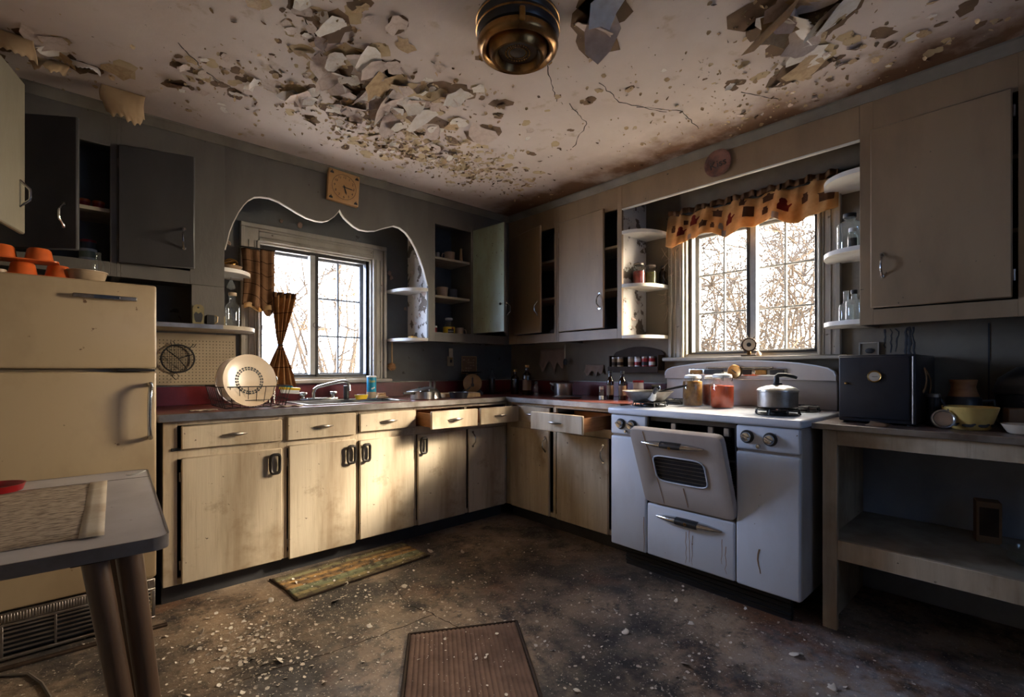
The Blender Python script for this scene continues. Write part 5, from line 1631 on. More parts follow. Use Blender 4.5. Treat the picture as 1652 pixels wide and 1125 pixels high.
def plate(label, loc, r, tilt, yaw, deco=True):
    p_ = thing('dinner_plate', label, 'plate', loc, 0, None, rot=(radians(90-tilt), 0, radians(yaw)))
    mesh_obj('dish', MB().lathe([(.0,0),(r*.62,0),(r*.66,.004),(r*.90,.014),(r,.020),(r*.995,.024),(r*.88,.019),(r*.64,.009),(.0,.007)], 48), M['plate'], p_, W=False)
    if deco:
        for k in range(26):
            a0, a1 = 2*pi*k/26, 2*pi*(k+.72)/26
            r0, r1 = r*.40, r*.53
            mb = MB()
            for (ra, rb) in ((r0, r0+(r1-r0)*.42), (r0+(r1-r0)*.55, r1)):
                mb.add([(ra*cos(a0),ra*sin(a0),.0100),(rb*cos(a0),rb*sin(a0),.0100),(rb*cos(a1),rb*sin(a1),.0100),(ra*cos(a1),ra*sin(a1),.0100)], [(0,1,2,3)])
            mesh_obj('printed_dash', mb, M['ink'], p_, W=False, flat=True)
    return p_
plate('large cream plate with ring of dark dashes standing in the dish rack', (.692, 2.885, 1.064), .142, 10, 13)
plate('plain cream plate standing behind the decorated one in the rack', (.665, 2.975, 1.058), .134, 12, 18, False)
plate('smaller plain plate leaning at the left of the dish rack', (.640, 3.06, 1.035), .110, 14, 30, False)
for k, (x, y, h, a) in enumerate(((.868,3.05,.17,8),(.880,3.09,.16,-6),(.858,3.10,.175,3))):
    f_ = thing('spoon', ['bright spoon standing at the right end of the dish rack', 'second spoon leaning right in the dish rack', 'tall knife handle standing in the dish rack'][k], 'cutlery', (x, y, .925), 0, 'cutlery in the dish rack', rot=(radians(-6), radians(a), .4))
    mesh_obj('stem', MB().tube([(0,0,0),(0,0,h*.7)], .003, 6), M['chrome'], f_, W=False)
    mesh_obj('bowl', MB().ball((0,0,h*.82), .020, 12, 8, (.8,.25,1.3)), M['chrome'], f_, W=False)
sb = thing('scrub_brush', 'yellow dish brush with teal back lying over the rack rim', 'brush', (.965, 3.10, 1.000), 0, rot=(0, radians(4), radians(-14)))
mesh_obj('handle', MB().box(-.055,.065,-.012,.012,0,.016,.006,2), M['yellow_plastic'], sb, W=False)
mesh_obj('back', MB().box(-.05,.02,-.013,.013,.016,.024,.003), M['blue_can'], sb, W=False)
o = mesh_obj('bristles', MB().box(-.045,.060,-.010,.010,-.022,0,.002), M['white_plastic'], sb, W=False); o['kind'] = 'stuff'
o = mesh_obj('dish_cloth', MB().grid(lambda u, v: (.80+.15*u, 2.800+.07*v, .9165+.010*abs(sin(u*7+v*2))*(1-v*.5)), 14, 6), M['paper'], solid=.002)
tag(o, 'crumpled pale cloth in front of the dish rack', 'cloth')
o = mesh_obj('debris_scrap', MB().grid(lambda u, v: (.42+.12*u, 2.83+.05*v, .9165+.006*abs(sin(u*9+v*4))), 12, 4), M['paper'], solid=.001)
tag(o, 'torn paper scraps on the worktop left of the dish rack', 'paper')

# faucet
fc_ = thing('faucet', 'chrome kitchen faucet with two square handles behind the sink', 'faucet', (1.185, 3.215, .9215))
mesh_obj('base_plate', MB().box(-.125,.125,-.030,.030,0,.018,.007,2), M['chrome'], fc_, W=False)
mesh_obj('spout', MB().tube([(-.03,0,.016),(-.03,0,.050),(-.024,-.004,.072),(-.005,-.012,.088),(.05,-.045,.106),(.11,-.085,.122),(.135,-.10,.126),(.152,-.112,.118),(.160,-.118,.098),(.162,-.12,.060)], [.014,.013,.012,.011,.0105,.0105,.0105,.0105,.0105,.0105], 12), M['chrome'], fc_, W=False)
for x in (-.098, .098):
    kb = mesh_obj('handle', MB().lathe([(.0,.018),(.016,.018),(.014,.034),(.017,.040),(.0,.042)], 14, (x,0,0)).box(x-.024,x+.024,-.016,.016,.036,.056,.006,2), M['chrome'], fc_, W=False)
sc_ = thing('scrubber', 'yellow oval sponge dish by the faucet', 'sponge', (1.425, 3.085, .9215), .2)
mesh_obj('dish', MB().loft([[(a*cos(t), b_*sin(t), z) for t in [2*pi*k/24 for k in range(24)]] for a, b_, z in ((.030,.018,0),(.040,.026,.004),(.048,.032,.030),(.050,.034,.032),(.045,.029,.032),(.036,.022,.010))]), M['yellow_plastic'], sc_, W=False)
mesh_obj('sponge', MB().box(-.030,.030,-.016,.016,.012,.036,.004), M['brown_box'], sc_, W=False)
cn = thing('cleanser_canister', 'blue cleanser canister with yellow lettering and white lid behind the sink', 'canister', (1.515, 3.12, .9215), 0)
mesh_obj('body', MB().lathe([(.0,0),(.031,0),(.032,.003),(.032,.150),(.0,.150)], 26), M['blue_can'], cn, W=False)
mesh_obj('base_band', MB().lathe([(.0322,.004),(.0326,.006),(.0326,.046),(.0322,.048)], 26), M['pegboard'], cn, W=False)
mesh_obj('lid', MB().lathe([(.033,.148),(.033,.156),(.030,.159),(.0,.159)], 26), M['white_plastic'], cn, W=False)
def wrap_text(s, size, r, a0, z, m, parent, nm='lettering'):
    t_ = text_mb(s, size, .0003)
    t_.v = [((r+q[2])*cos(a0+q[0]/r), (r+q[2])*sin(a0+q[0]/r), z+q[1]) for q in t_.v]
    return mesh_obj(nm, t_, M[m], parent, W=False, flat=True)
aim = atan2(-3.12, -1.515)
wrap_text('Bam', .026, .0327, aim+.15, .122, 'yellow_ink', cn)
mb = MB()
for k in range(3): mb.ball((.0325*cos(aim+.1+.22*k), .0325*sin(aim+.1+.22*k), .070+.004*k), .006, 8, 6)
o = mesh_obj('white_motif', mb, M['white_ink'], cn, W=False); o['kind'] = 'stuff'
tin('dark slim bottle between faucet and cleanser canister', (1.37, 3.20, .9215), .018, .085, 'black_plastic', 'black_plastic', name='dark_bottle', cat='bottle')
sd = thing('soap_dish', 'small tan soap dish with worn brush right of the canister', 'dish', (1.60, 3.14, .9215), .1)
mesh_obj('dish', MB().box(-.045,.045,-.025,.025,0,.012,.004), M['china'], sd, W=False)
mesh_obj('brush_block', MB().box(-.035,.030,-.015,.015,.012,.024,.003), M['wood_pale'], sd, W=False)
for k in range(5): mesh_obj('bristle_tuft', MB().box(-.032+.013*k,-.024+.013*k,-.012,.012,.024,.038,.002), M['bristle'], sd, W=False)
# pots heaped right of the sink
sp_ = thing('saucepan', 'bright steel saucepan with a tilted lid heaped right of the sink', 'saucepan', (1.795, 2.915, .9155), .3)
mesh_obj('pot', MB().lathe([(.0,0),(.078,0),(.083,.006),(.084,.054),(.088,.056),(.081,.056),(.079,.008),(.0,.006)], 30), M['steel'], sp_, W=False)
mesh_obj('handle', MB().tube([(-.083,0,.044),(-.13,0,.047),(-.19,.0,.050)], [.008,.008,.007], 8, flat=.5), M['iron'], sp_, W=False)
ld_ = thing('pot_lid', 'shiny domed pot lid resting tilted on the saucepan', 'lid', (1.775, 2.915, .9680), 0, rot=(radians(-3), radians(-7), 0))
mesh_obj('dome', MB().lathe([(.092,.012),(.094,.014),(.090,.017),(.060,.022),(.030,.025),(.0,.026)], 30), M['steel'], ld_, W=False)
mesh_obj('knob', MB().lathe([(.006,.025),(.006,.028),(.010,.030),(.010,.034),(.0,.035)], 12), M['black_plastic'], ld_, W=False)
cp_ = thing('chrome_bowl', 'two handled chrome bowl upturned on the heap of pots', 'bowl', (1.895, 3.00, .9155), .5)
mesh_obj('bowl', MB().lathe([(.092,0),(.095,.002),(.086,.040),(.060,.070),(.030,.082),(.0,.084)], 28), M['steel'], cp_, W=False)
for dx in (-.03, .035):
    mesh_obj('strap_handle', MB().tube([(dx-.05,-.06,.05),(dx-.03,-.05,.100),(dx+.0,-.035,.118),(dx+.03,-.02,.105),(dx+.065,.0,.05)], .0085, 8, flat=.5), M['steel'], cp_, W=False)
pn_ = thing('dark_pan', 'small dark pan leaning at the right of the pot heap', 'pan', (2.065, 2.86, .9155), 0, rot=(0, 0, .3))
mesh_obj('pan', MB().lathe([(.0,0),(.060,0),(.072,.042),(.076,.044),(.070,.042),(.058,.004),(.0,.003)], 26), M['black'], pn_, W=False)
mesh_obj('handle', MB().tube([(.072,0,.040),(.11,.0,.058),(.16,.01,.075)], .006, 8, flat=.5), M['black_plastic'], pn_, W=False)
bb = thing('bread_board', 'reddish wooden board with handle lying on the dark worktop', 'board', (2.20, 3.02, .9155), -.35)
mesh_obj('board', MB().prism(rrect(-.16,.14,-.085,.085,.03), 2, 0, .028), M['wood_pale'], bb, W=False)
mesh_obj('handle', MB().box(-.24,-.158,-.018,.018,.001,.017,.005,2), M['wood'], bb, W=False)
# hanging brush
hbk = thing('hanging_brush', 'round bristle brush hanging by its wooden handle under the right end shelf', 'brush', (1.792, 3.345, 1.10))
mesh_obj('handle', MB().tube([(0,0,.235),(0,.004,.15),(0,0,.075)], [.005,.0065,.0055], 8), M['wood_pale'], hbk, W=False)
mesh_obj('head', MB().ball((-.008,-.006,.045), .030, 16, 10, (1,.8,.95)), M['bristle'], hbk, W=False)
mb = MB(); rb = random.Random(9)
for k in range(110):
    d_ = Vector((rb.gauss(0,1), rb.gauss(-.4,1), rb.gauss(0,1))).normalized()
    c_ = Vector((-.008,-.006,.045)); mb.tube([c_+d_*.024, c_+d_*.036], [.0016,.0008], 3)
o = mesh_obj('bristles', mb, M['bristle'], hbk, W=False); o['kind'] = 'stuff'
mesh_obj('hanging_loop', MB().tube([(0,0,.23),(.004,.01,.2345),(0,.02,.2355)], .0012, 4), M['wire'], hbk, W=False)

# ------------------------------------------------------------------ dark corner of the worktop
sl = thing('kitchen_scale', 'kitchen scale with round tan dial at the back of the corner', 'scale', (2.475, 3.235, .9155), -.60)
mesh_obj('body', MB().loft([[(x*s_, y*s_, z) for x, y in ((-.09,-.06),(.09,-.06),(.09,.07),(-.09,.07))] for s_, z in ((1,0),(1,.012),(.62,.05),(.55,.165),(.5,.17))]), M['black'], sl, W=False)
mesh_obj('dial', MB().lathe([(.0,0),(.078,0),(.080,.006),(.074,.010),(.070,.007),(.0,.007)], 32).xf(Matrix.Translation((0,-.055,.092)) @ Matrix.Rotation(radians(82),4,'X')), M['dial_tan'], sl, W=False)
mesh_obj('needle', MB().prism([(-.010,-.030),(.010,-.030),(.014,-.012),(.006,.002),(.007,.040),(0,.055),(-.007,.040),(-.006,.002),(-.014,-.012)], 2, .0085, .0105).xf(Matrix.Translation((0,-.055,.092)) @ Matrix.Rotation(radians(82),4,'X')), M['ink'], sl, W=False)
mesh_obj('pan', MB().lathe([(.0,0),(.02,0),(.04,.006),(.085,.014),(.088,.018),(.04,.010),(.0,.008)], 24, (0,.0,.1705)), M['iron'], sl, W=False)
cdx = thing('wall_card', 'small framed card of dark print on the wall above the scale', 'card', (2.55, 3.375, 1.09))
mesh_obj('card', MB().box(2.468,2.628,YA-.006,YA-.001,1.086,1.236,.001), M['brown_box'], cdx)
mesh_obj('border', frame_rect(MB(), 0, 2.466, 2.630, 1.084, 1.238, .006, YA-.010, YA-.005, .001), M['wood_pale'], cdx)
mb = MB(); rb = random.Random(4)
for k in range(5):
    for q in range(5):
        if rb.random() < .75: mb.box(2.482+.026*q, 2.482+.026*q+rb.uniform(.010,.022), YA-.0068, YA-.006, 1.105+.024*k, 1.105+.024*k+.010)
o = mesh_obj('printed_marks', mb, M['china'], cdx); o['kind'] = 'stuff'
sw = thing('wall_switch', 'tan switch plate with a brass fob on the wall below the open cabinet', 'switch', (2.35, 3.375, 1.15))
mesh_obj('plate', MB().box(2.318,2.384,YA-.008,YA-.001,1.150,1.235,.003), M['pegboard'], sw)
mesh_obj('toggle', MB().box(2.344,2.358,YA-.018,YA-.008,1.180,1.205,.002), M['ink'], sw)
mesh_obj('hanging_card', MB().box(2.332,2.372,YA-.014,YA-.0085,1.225,1.300,.002), M['paper'], sw)
mesh_obj('fob', MB().ball((2.352,YA-.016,1.215), .009, 10, 6), M['brass'], sw)
bottle('slim dark bottle with bright edges right of the scale', (2.68, 3.22, .9155), .030, .21, .010, 'clear', 'wood_dark', .8, cap='black_plastic')
bottle('tall dark bottle with gold cap and label in the corner', (2.735, 2.840, .9155), .036, .235, .013, 'amber', 'wood_dark', .9, cap='brass', labelc='brown_box')
bottle('short dark cruet with gold stopper left of the tall bottle', (2.735, 2.985, .9155), .034, .200, .012, 'amber', 'wood_dark', .8, cap='brass')
bottle('small clear bottle between tall bottle and steel pot', (2.70, 2.70, .9155), .020, .105, .009, 'clear', None, cap='black_plastic')
pk = thing('steel_pot', 'ribbed steel pot with a lip left of the stove', 'pot', (2.80, 2.50, .9155), .2)
mesh_obj('pot', MB().lathe([(.0,0),(.066,0),(.070,.006),(.072,.100),(.078,.106),(.076,.108),(.068,.104),(.066,.008),(.0,.006)], 30), M['steel'], pk, W=False)
mesh_obj('handle', MB().tube([(.0,.070,.095),(0,.105,.090),(0,.112,.05),(0,.072,.025)], .006, 8), M['black_plastic'], pk, W=False)
mesh_obj('spout', MB().tube([(-.02,.075,.09),(-.03,.105,.102)], [.014,.006], 8), M['steel'], pk, W=False)
tm = thing('trivet_plate', 'flat dull patterned metal tray lying before the steel pot', 'tray', (2.64, 2.32, .9155), .1)
mesh_obj('plate', MB().lathe([(.0,0),(.090,0),(.108,.010),(.110,.013),(.104,.012),(.088,.004),(.0,.003)], 30), M['dull_metal'], tm, W=False)
for k in range(8): mesh_obj('embossed_leaf', MB().ball((.06*cos(k*pi/4), .06*sin(k*pi/4), .004), .020, 8, 5, (1,.6,.15)), M['bronze'], tm, W=False)
bottle('clear salt shaker on the red worktop left of the stove', (2.66, 2.03, .9155), .017, .085, .013, 'clear', 'white_ink', .4, cap='steel', neck_h=.18)
bottle('tall dark sauce bottle nearest the salt shaker', (2.76, 2.03, .9155), .024, .19, .011, 'amber', 'wood_dark', .85, cap='black_plastic', labelc='brown_box')
bottle('tall dark sauce bottle left of the frying pan', (2.76, 1.93, .9155), .025, .19, .011, 'amber', 'wood_dark', .85, cap='black_plastic', labelc='brown_box')
tin('white jar with big red lid behind the frying pan', (2.86, 1.87, .9155), .036, .125, 'white_plastic', 'red_plastic', name='spice_jar', cat='jar', band='china')
tin('red labelled spice can behind the sauce bottles', (2.90, 2.02, .9155), .030, .110, 'red_plastic', 'dull_metal', name='spice_jar', cat='can', band='yellow_bowl')
tin('low green topped jar at the left of the stove backguard', (2.96, 1.795, .9155), .030, .095, 'black', 'green', name='spice_jar', cat='jar')
# torn paper hanging from the wall
def torn(label, pts, z0, seedv):
    rb = random.Random(seedv)
    (y0, y1, zt, zb) = pts
    def fn(u, v):
        y = y0+(y1-y0)*u
        zl = zb + (zt-zb)*.35*abs(sin(u*7+seedv))+(zt-zb)*.1*sin(u*19)
        return (XB-.006-.030*v*v*abs(sin(u*4+1)), y, zt-(zt-zl)*v)
    o = mesh_obj('torn_wallpaper', MB().grid(fn, 18, 6), M['tornpaper'], solid=.001)
    tag(o, label, 'wallpaper', 'torn wallpaper flaps')
torn('torn pink wallpaper flap hanging above the steel pot', (2.99, 2.70, 1.300, 1.10), 0, 2)
torn('smaller torn wallpaper flap left of the spice rack', (2.48, 2.30, 1.160, 1.07), 0, 5)
sk_ = thing('hanging_spoon', 'steel spoon hanging below the cabinet beside the torn wallpaper', 'cutlery', (3.0, 2.66, 1.16))
mesh_obj('stem', MB().tube([(0,0,.05),(0,0,.165)], .004, 6), M['chrome'], sk_, W=False)
mesh_obj('bowl', MB().ball((0,0,.025), .022, 12, 8, (.35,1,1.3)), M['iron'], sk_, W=False)
mesh_obj('hook', MB().tube([(0,0,.165),(.01,0,.175),(0,0,.1755)], .002, 5), M['wire'], sk_, W=False)
# spice rack
sr = thing('spice_rack', 'dark wooden spice rack with arched top on the wall left of the stove', 'rack', (3.0, 1.985, 1.10))
poly = [(1.78,1.118),(1.78,1.235),(1.80,1.255)] + [(1.80+.38*k/10, 1.255+.035*sin(pi*k/10)) for k in range(1,10)] + [(2.18,1.255),(2.20,1.235),(2.20,1.118)]
mesh_obj('back_board', MB().prism(poly, 0, XB-.014, XB-.002), M['wood_dark'], sr)
mesh_obj('shelf', MB().box(XB-.085, XB-.014, 1.78, 2.20, 1.118, 1.130, .002), M['wood_dark'], sr)
mesh_obj('lip', MB().box(XB-.092, XB-.085, 1.78, 2.20, 1.100, 1.145, .002), M['wood_dark'], sr)
for y in (1.785, 2.190): mesh_obj('end_panel', MB().box(XB-.085, XB-.014, y-.005, y+.005, 1.130, 1.225, .002), M['wood_dark'], sr)
spices = ((2.165,'brown_box','wood_dark','dark brown tin'),(2.115,'wood_pale','wood_dark','tan tin'),(2.02,'china','brown_box','wide pinkish tin'),(1.965,'white_plastic','red_plastic','white and red tin'),(1.905,'red_plastic','ink','first all red tin'),(1.848,'red_plastic','white_ink','last red tin with white mark'))
for y, m, bd, nm in spices:
    tin(nm + ' on the wall spice rack', (XB-.052, y, 1.1305), .023, .078, m, 'dull_metal', 'spice tins on the wall rack', name='spice_tin', band=bd, rz=0)

# ------------------------------------------------------------------ in the open cabinet with green door
def inopen(x, z, y=3.22): return (x, y, z+.0005)
tin('small steel shaker on the top shelf of the open cabinet', inopen(2.135,1.985,3.24), .016, .060, 'steel', 'steel', name='shaker', cat='shaker')
mug('tan mug on the top shelf of the open cabinet', inopen(2.235,1.985,3.22), .042, .080, 'china', 3.0, 'mugs in the open cabinet')
o = thing('wooden_pestle', 'tapered wooden pepper mill on the top shelf of the open cabinet', 'mill', inopen(2.355-.02,1.985,3.20))
mesh_obj('body', MB().lathe([(.0,0),(.016,0),(.015,.02),(.009,.10),(.008,.108)], 16), M['wood_pale'], o, W=False)
mesh_obj('cap', MB().lathe([(.009,.108),(.011,.112),(.010,.122),(.0,.124)], 16), M['wood_pale'], o, W=False)
mug('glass mug on the middle shelf of the open cabinet, left one', inopen(2.165,1.690,3.22), .045, .085, 'china', 2.8, 'mugs in the open cabinet')
mug('grey mug on the middle shelf of the open cabinet, right one', inopen(2.275,1.690,3.24), .044, .082, 'cab_in', 2.9, 'mugs in the open cabinet')
ms = thing('mustard_jar', 'mustard jar with yellow label on the bottom of the open cabinet', 'jar', inopen(2.215,1.3715,3.20))
mesh_obj('glass', MB().lathe([(.0,0),(.044,0),(.048,.008),(.048,.095),(.040,.118),(.026,.132),(.026,.150),(.022,.150)], 24), M['clear'], ms, W=False)
mesh_obj('contents', MB().lathe([(.0,.003),(.042,.004),(.045,.012),(.045,.085),(.0,.085)], 22), M['relish'], ms, W=False)
mesh_obj('label_band', MB().lathe([(.0484,.022),(.0486,.023),(.0486,.088),(.0484,.089)], 28), M['yellow_plastic'], ms, W=False)
aim = atan2(-3.2, -2.215)
mb = MB()
for k in range(8):
    a = aim-.15+1.05*k/8; a2 = aim-.15+1.05*(k+1)/8
    mb.add([(.0489*cos(a),.0489*sin(a),.040),(.0489*cos(a2),.0489*sin(a2),.040),(.0489*cos(a2),.0489*sin(a2),.072),(.0489*cos(a),.0489*sin(a),.072)], [(0,1,2,3)])
mesh_obj('black_panel', mb, M['ink'], ms, W=False)
wrap_text('MUSTARD', .0105, .0491, aim+.36, .053, 'white_ink', ms)
mesh_obj('red_mark', MB().ball((.047*cos(aim+.62), .047*sin(aim+.62), .078), .009, 10, 6), M['red_ink'], ms, W=False)
mesh_obj('cap', MB().lathe([(.029,.146),(.030,.148),(.030,.160),(.027,.163),(.0,.163)], 20), M['white_plastic'], ms, W=False)
tin('red tin with pale spout left of the mustard jar', inopen(2.085,1.3715,3.22), .026, .085, 'red_plastic', 'white_plastic', name='tin')
mug('brown mug right of the mustard jar in the open cabinet', inopen(2.318-.01,1.3715,3.19), .036, .088, 'china', -.6, 'mugs in the open cabinet')
# dim things in the cabinet right of the corner
mug('dark cup at the bottom of the cabinet right of the corner', (2.84, 2.62, 1.3720), .036, .07, 'cab_in', 2.0, None)

# ------------------------------------------------------------------ right end shelf of the sink window
o = thing('soap_bar', 'worn yellow soap bar on the lower right end shelf', 'soap', (1.885, 3.20, 1.3575), .3)
mesh_obj('bar', MB().box(-.035,.035,-.018,.018,0,.018,.007,3), M['yellow_bowl'], o, W=False)
mesh_obj('stamp', MB().box(-.018,.018,-.007,.007,.018,.0188), M['wood_pale'], o, W=False)
# torn paint curls on the window recess wall
rb = random.Random(31)
for k, (x, z, s_) in enumerate(((1.785,1.86,.028),(1.80,1.83,.022),(.70,1.90,.02),(1.005,2.105,.016),(1.12,2.10,.022),(1.92,1.60,.02))):
    mb = flake_pts(s_, rb.uniform(.7,1.6), rb, n=9, rings=2, asp=.7)
    mb.xf(Matrix.Translation((x, YA-.002, z)) @ Matrix.Rotation(radians(90),4,'X') @ Matrix.Rotation(rb.uniform(0,6),4,'Z') @ Matrix.Scale(-1,4,(0,0,1)))
    mesh_obj('paint_curl', mb, M['tornpaper'], wall_left, solid=.0008)
for k in range(16):
    side = c3 if k < 8 else c6
    mb = flake_pts(rb.uniform(.008,.022), rb.uniform(.8,2.0), rb, n=8, rings=2)
    if k < 8: Mx = Matrix.Translation((1.944, rb.uniform(3.11,3.33), rb.uniform(1.47,1.70) if k < 6 else rb.uniform(1.8,2.0))) @ Matrix.Rotation(radians(90),4,'Y') @ Matrix.Rotation(rb.uniform(-1,1)+3.1,4,'Z')
    else: Mx = Matrix.Translation((rb.uniform(2.78,3.0), 1.927, rb.uniform(1.55,1.68) if k < 13 else rb.uniform(1.40,1.5))) @ Matrix.Rotation(radians(-90),4,'X') @ Matrix.Rotation(rb.uniform(-1,1)+1.5,4,'Z')
    mesh_obj('paint_curl', mb.xf(Mx), M['flake'], side, solid=.0008)

# ------------------------------------------------------------------ stove top
fp_ = thing('frying_pan', 'wide steel frying pan on the left front burner', 'pan', (2.505, 1.575, .9405), radians(18))
mesh_obj('pan', MB().lathe([(.0,0),(.085,0),(.095,.004),(.138,.050),(.146,.056),(.146,.059),(.138,.057),(.092,.008),(.0,.006)], 40), M['dull_metal'], fp_, W=False)
mesh_obj('inside', MB().lathe([(.0,.0075),(.091,.0095),(.136,.0555),(.134,.0560),(.09,.0115),(.0,.0095)], 40), M['iron'], fp_, W=False)
bt = Vector((-.72,-.70,0)).normalized()
bt = Matrix.Rotation(-radians(18),4,'Z') @ bt
mesh_obj('bracket', MB().tube([bt*.118+Vector((0,0,.022)), bt*.150+Vector((0,0,.040)), bt*.172+Vector((0,0,.058))], [.020,.013,.010], 10, flat=1.3), M['chrome'], fp_, W=False)
mesh_obj('handle', MB().tube([bt*.168+Vector((0,0,.055)), bt*.21+Vector((0,0,.072)), bt*.25+Vector((0,0,.082)), bt*.262+Vector((0,0,.084))], [.010,.013,.014,.009], 10), M['black_plastic'], fp_, W=False)
mesh_obj('end_ring', MB().tube([bt*.266+Vector((.0,0,.085))+Vector((-bt.y,bt.x,0))*.010*cos(t)+Vector((0,0,1))*.010*sin(t) for t in [2*pi*k/14 for k in range(14)]], .0035, 6, closed=True), M['chrome'], fp_, W=False)
ut = thing('spatula', 'black handled utensil lying across the frying pan', 'utensil', (2.505, 1.575, .9405+.012))
mesh_obj('handle', MB().tube([(.06,-.075,.052),(.105,-.135,.068),(.135,-.175,.079)], [.005,.0075,.0065], 8), M['black_plastic'], ut, W=False)
mesh_obj('blade', MB().tube([(-.04,.05,.004),(.02,-.02,.030),(.06,-.075,.052)], [.014,.004,.004], 6, flat=.4), M['chrome'], ut, W=False)
jar('jar of dark brown relish with frosted lid, left of the stove top jars', (2.700, 1.395, .9090), .056, .185, 'relish', 'white_plastic', .98, bail=True, rz=.6)
jar('jar of red tomato preserve standing in front on the stove top', (2.690, 1.215, .9090), .062, .192, 'jam', 'white_plastic', .80, bail=True, rz=.5)
jar('jar of red preserve partly hidden behind the front red jar', (2.815, 1.330, .9090), .056, .180, 'beans', 'white_plastic', .86)
pc = thing('pressure_cooker', 'squat steel pressure cooker with black handle on the right front burner', 'cooker', (2.530, .872, .9405), 0)
mesh_obj('pot', MB().lathe([(.0,0),(.082,0),(.088,.006),(.089,.078),(.0,.078)], 34), M['dull_metal'], pc, W=False)
ld2 = mesh_obj('lid', MB().lathe([(.089,.078),(.093,.081),(.092,.086),(.080,.096),(.050,.106),(.022,.110),(.0,.110)], 34), M['steel'], pc, W=False)
mesh_obj('handle_base', MB().lathe([(.022,.109),(.020,.118),(.017,.122),(.0,.122)], 14), M['black_plastic'], ld2, W=False)
mesh_obj('handle', MB().tube([(.0,.006,.120),(.0,.004,.150),(.0,-.004,.158),(.012,-.03,.158),(.028,-.062,.150),(.034,-.075,.144)], [.013,.012,.011,.010,.009,.007], 10), M['black_plastic'], ld2, W=False)
# chrome salt shaker beside the wheel clock etc: ship's wheel on the window sill
sw_ = thing('ship_wheel_clock', 'small ship wheel shaped thermometer standing on the stove window sill', 'ornament', (3.005, 1.195, 1.2055), radians(-68))
mesh_obj('foot', MB().box(-.045,.045,-.018,.018,0,.008,.003), M['wood_dark'], sw_, W=False)
mesh_obj('stem', MB().box(-.010,.010,-.006,.006,.008,.030,.002), M['bronze'], sw_, W=False)
mesh_obj('rim', MB().tube([(.038*cos(2*pi*k/28), 0, .068+.038*sin(2*pi*k/28)) for k in range(28)], .0055, 8, closed=True), M['wood_dark'], sw_, W=False)
mesh_obj('dial', MB().lathe([(.0,-.004),(.036,-.004),(.036,.003),(.012,.005),(.0,.005)], 26).xf(Matrix.Translation((0,0,.068)) @ Matrix.Rotation(radians(90),4,'X')), M['paper'], sw_, W=False)
mesh_obj('hub', MB().lathe([(.012,.004),(.013,.009),(.0,.010)], 14).xf(Matrix.Translation((0,0,.068)) @ Matrix.Rotation(radians(90),4,'X')), M['ink'], sw_, W=False)
for k in range(8):
    a = pi*k/4+.2
    mesh_obj('spoke', MB().tube([(.040*cos(a),0,.068+.040*sin(a)),(.050*cos(a),0,.068+.050*sin(a)),(.058*cos(a),0,.068+.058*sin(a))], [.002,.0036,.002], 6), M['wood_dark'], sw_, W=False)
o = thing('sill_shell', 'small pinkish shell beside the ship wheel on the sill', 'ornament', (3.008, 1.142, 1.2055))
mesh_obj('shell', MB().loft([[(.020*s_*cos(t), .015*s_*sin(t)*(1+.2*sin(5*t)), z) for t in [2*pi*k/16 for k in range(16)]] for s_, z in ((.7,0),(1,.006),(.8,.018),(.3,.026))]), M['china'], o, W=False)

# ------------------------------------------------------------------ stove window end shelves
jar('jar of red beans on the middle left end shelf of the stove window', (2.865, 1.868, 1.7035), .043, .150, 'beans', 'dull_metal', .75, bail=True)
jar('jar of green pickles beside the bean jar on the end shelf', (2.955, 1.832, 1.7035), .041, .145, 'pickle', 'dull_metal', .78, bail=True)
bottle('dusty dark bottle at the wall end of the left end shelf', (3.012, 1.775, 1.7035), .024, .13, .011, 'amber', 'wood_dark', .8, cap='black_plastic')
bottle('large pale glass jug on the right end shelf of the stove window', (2.905, .662, 1.7165), .056, .190, .022, 'milk', None, cap='iron', neck_h=.20)
bottle('small dark filled bottle in front of the pale jug', (2.825, .632, 1.7165), .021, .095, .013, 'clear', 'ink', .8, cap='white_plastic', neck_h=.32)
bottle('narrow necked clear bottle on the lowest right end shelf', (2.915, .680, 1.3655), .032, .160, .012, 'milk', None, cap=None, neck_h=.42)
bottle('flat cloudy flask with dark stopper on the lowest right end shelf', (2.850, .632, 1.3655), .036, .145, .011, 'milk', None, cap='ink', neck_h=.28)
bottle('dark bottle at the back of the lowest right end shelf', (2.985, .618, 1.3655), .024, .195, .010, 'amber', 'wood_dark', .8, cap='black_plastic')

# cobwebs and dust by the stove window casing
mb = MB(); rb = random.Random(77)
for k in range(46):
    y0_, z0_ = rb.uniform(1.68,1.755), rb.uniform(1.55,1.95)
    p0 = Vector((XB-.038, y0_, z0_)); p1 = p0+Vector((rb.uniform(-.035,0), rb.gauss(0,.03), rb.gauss(-.03,.05)))
    mb.tube([p0, (p0+p1)/2+Vector((rb.gauss(0,.006),rb.gauss(0,.006),-.008)), p1], [.0007,rb.uniform(.0008,.0026),.0007], 4)
o = mesh_obj('cobweb', mb, M['cobweb'], flat=True); tag(o, 'dusty cobweb strands clinging left of the stove window', 'cobweb', kind='stuff')

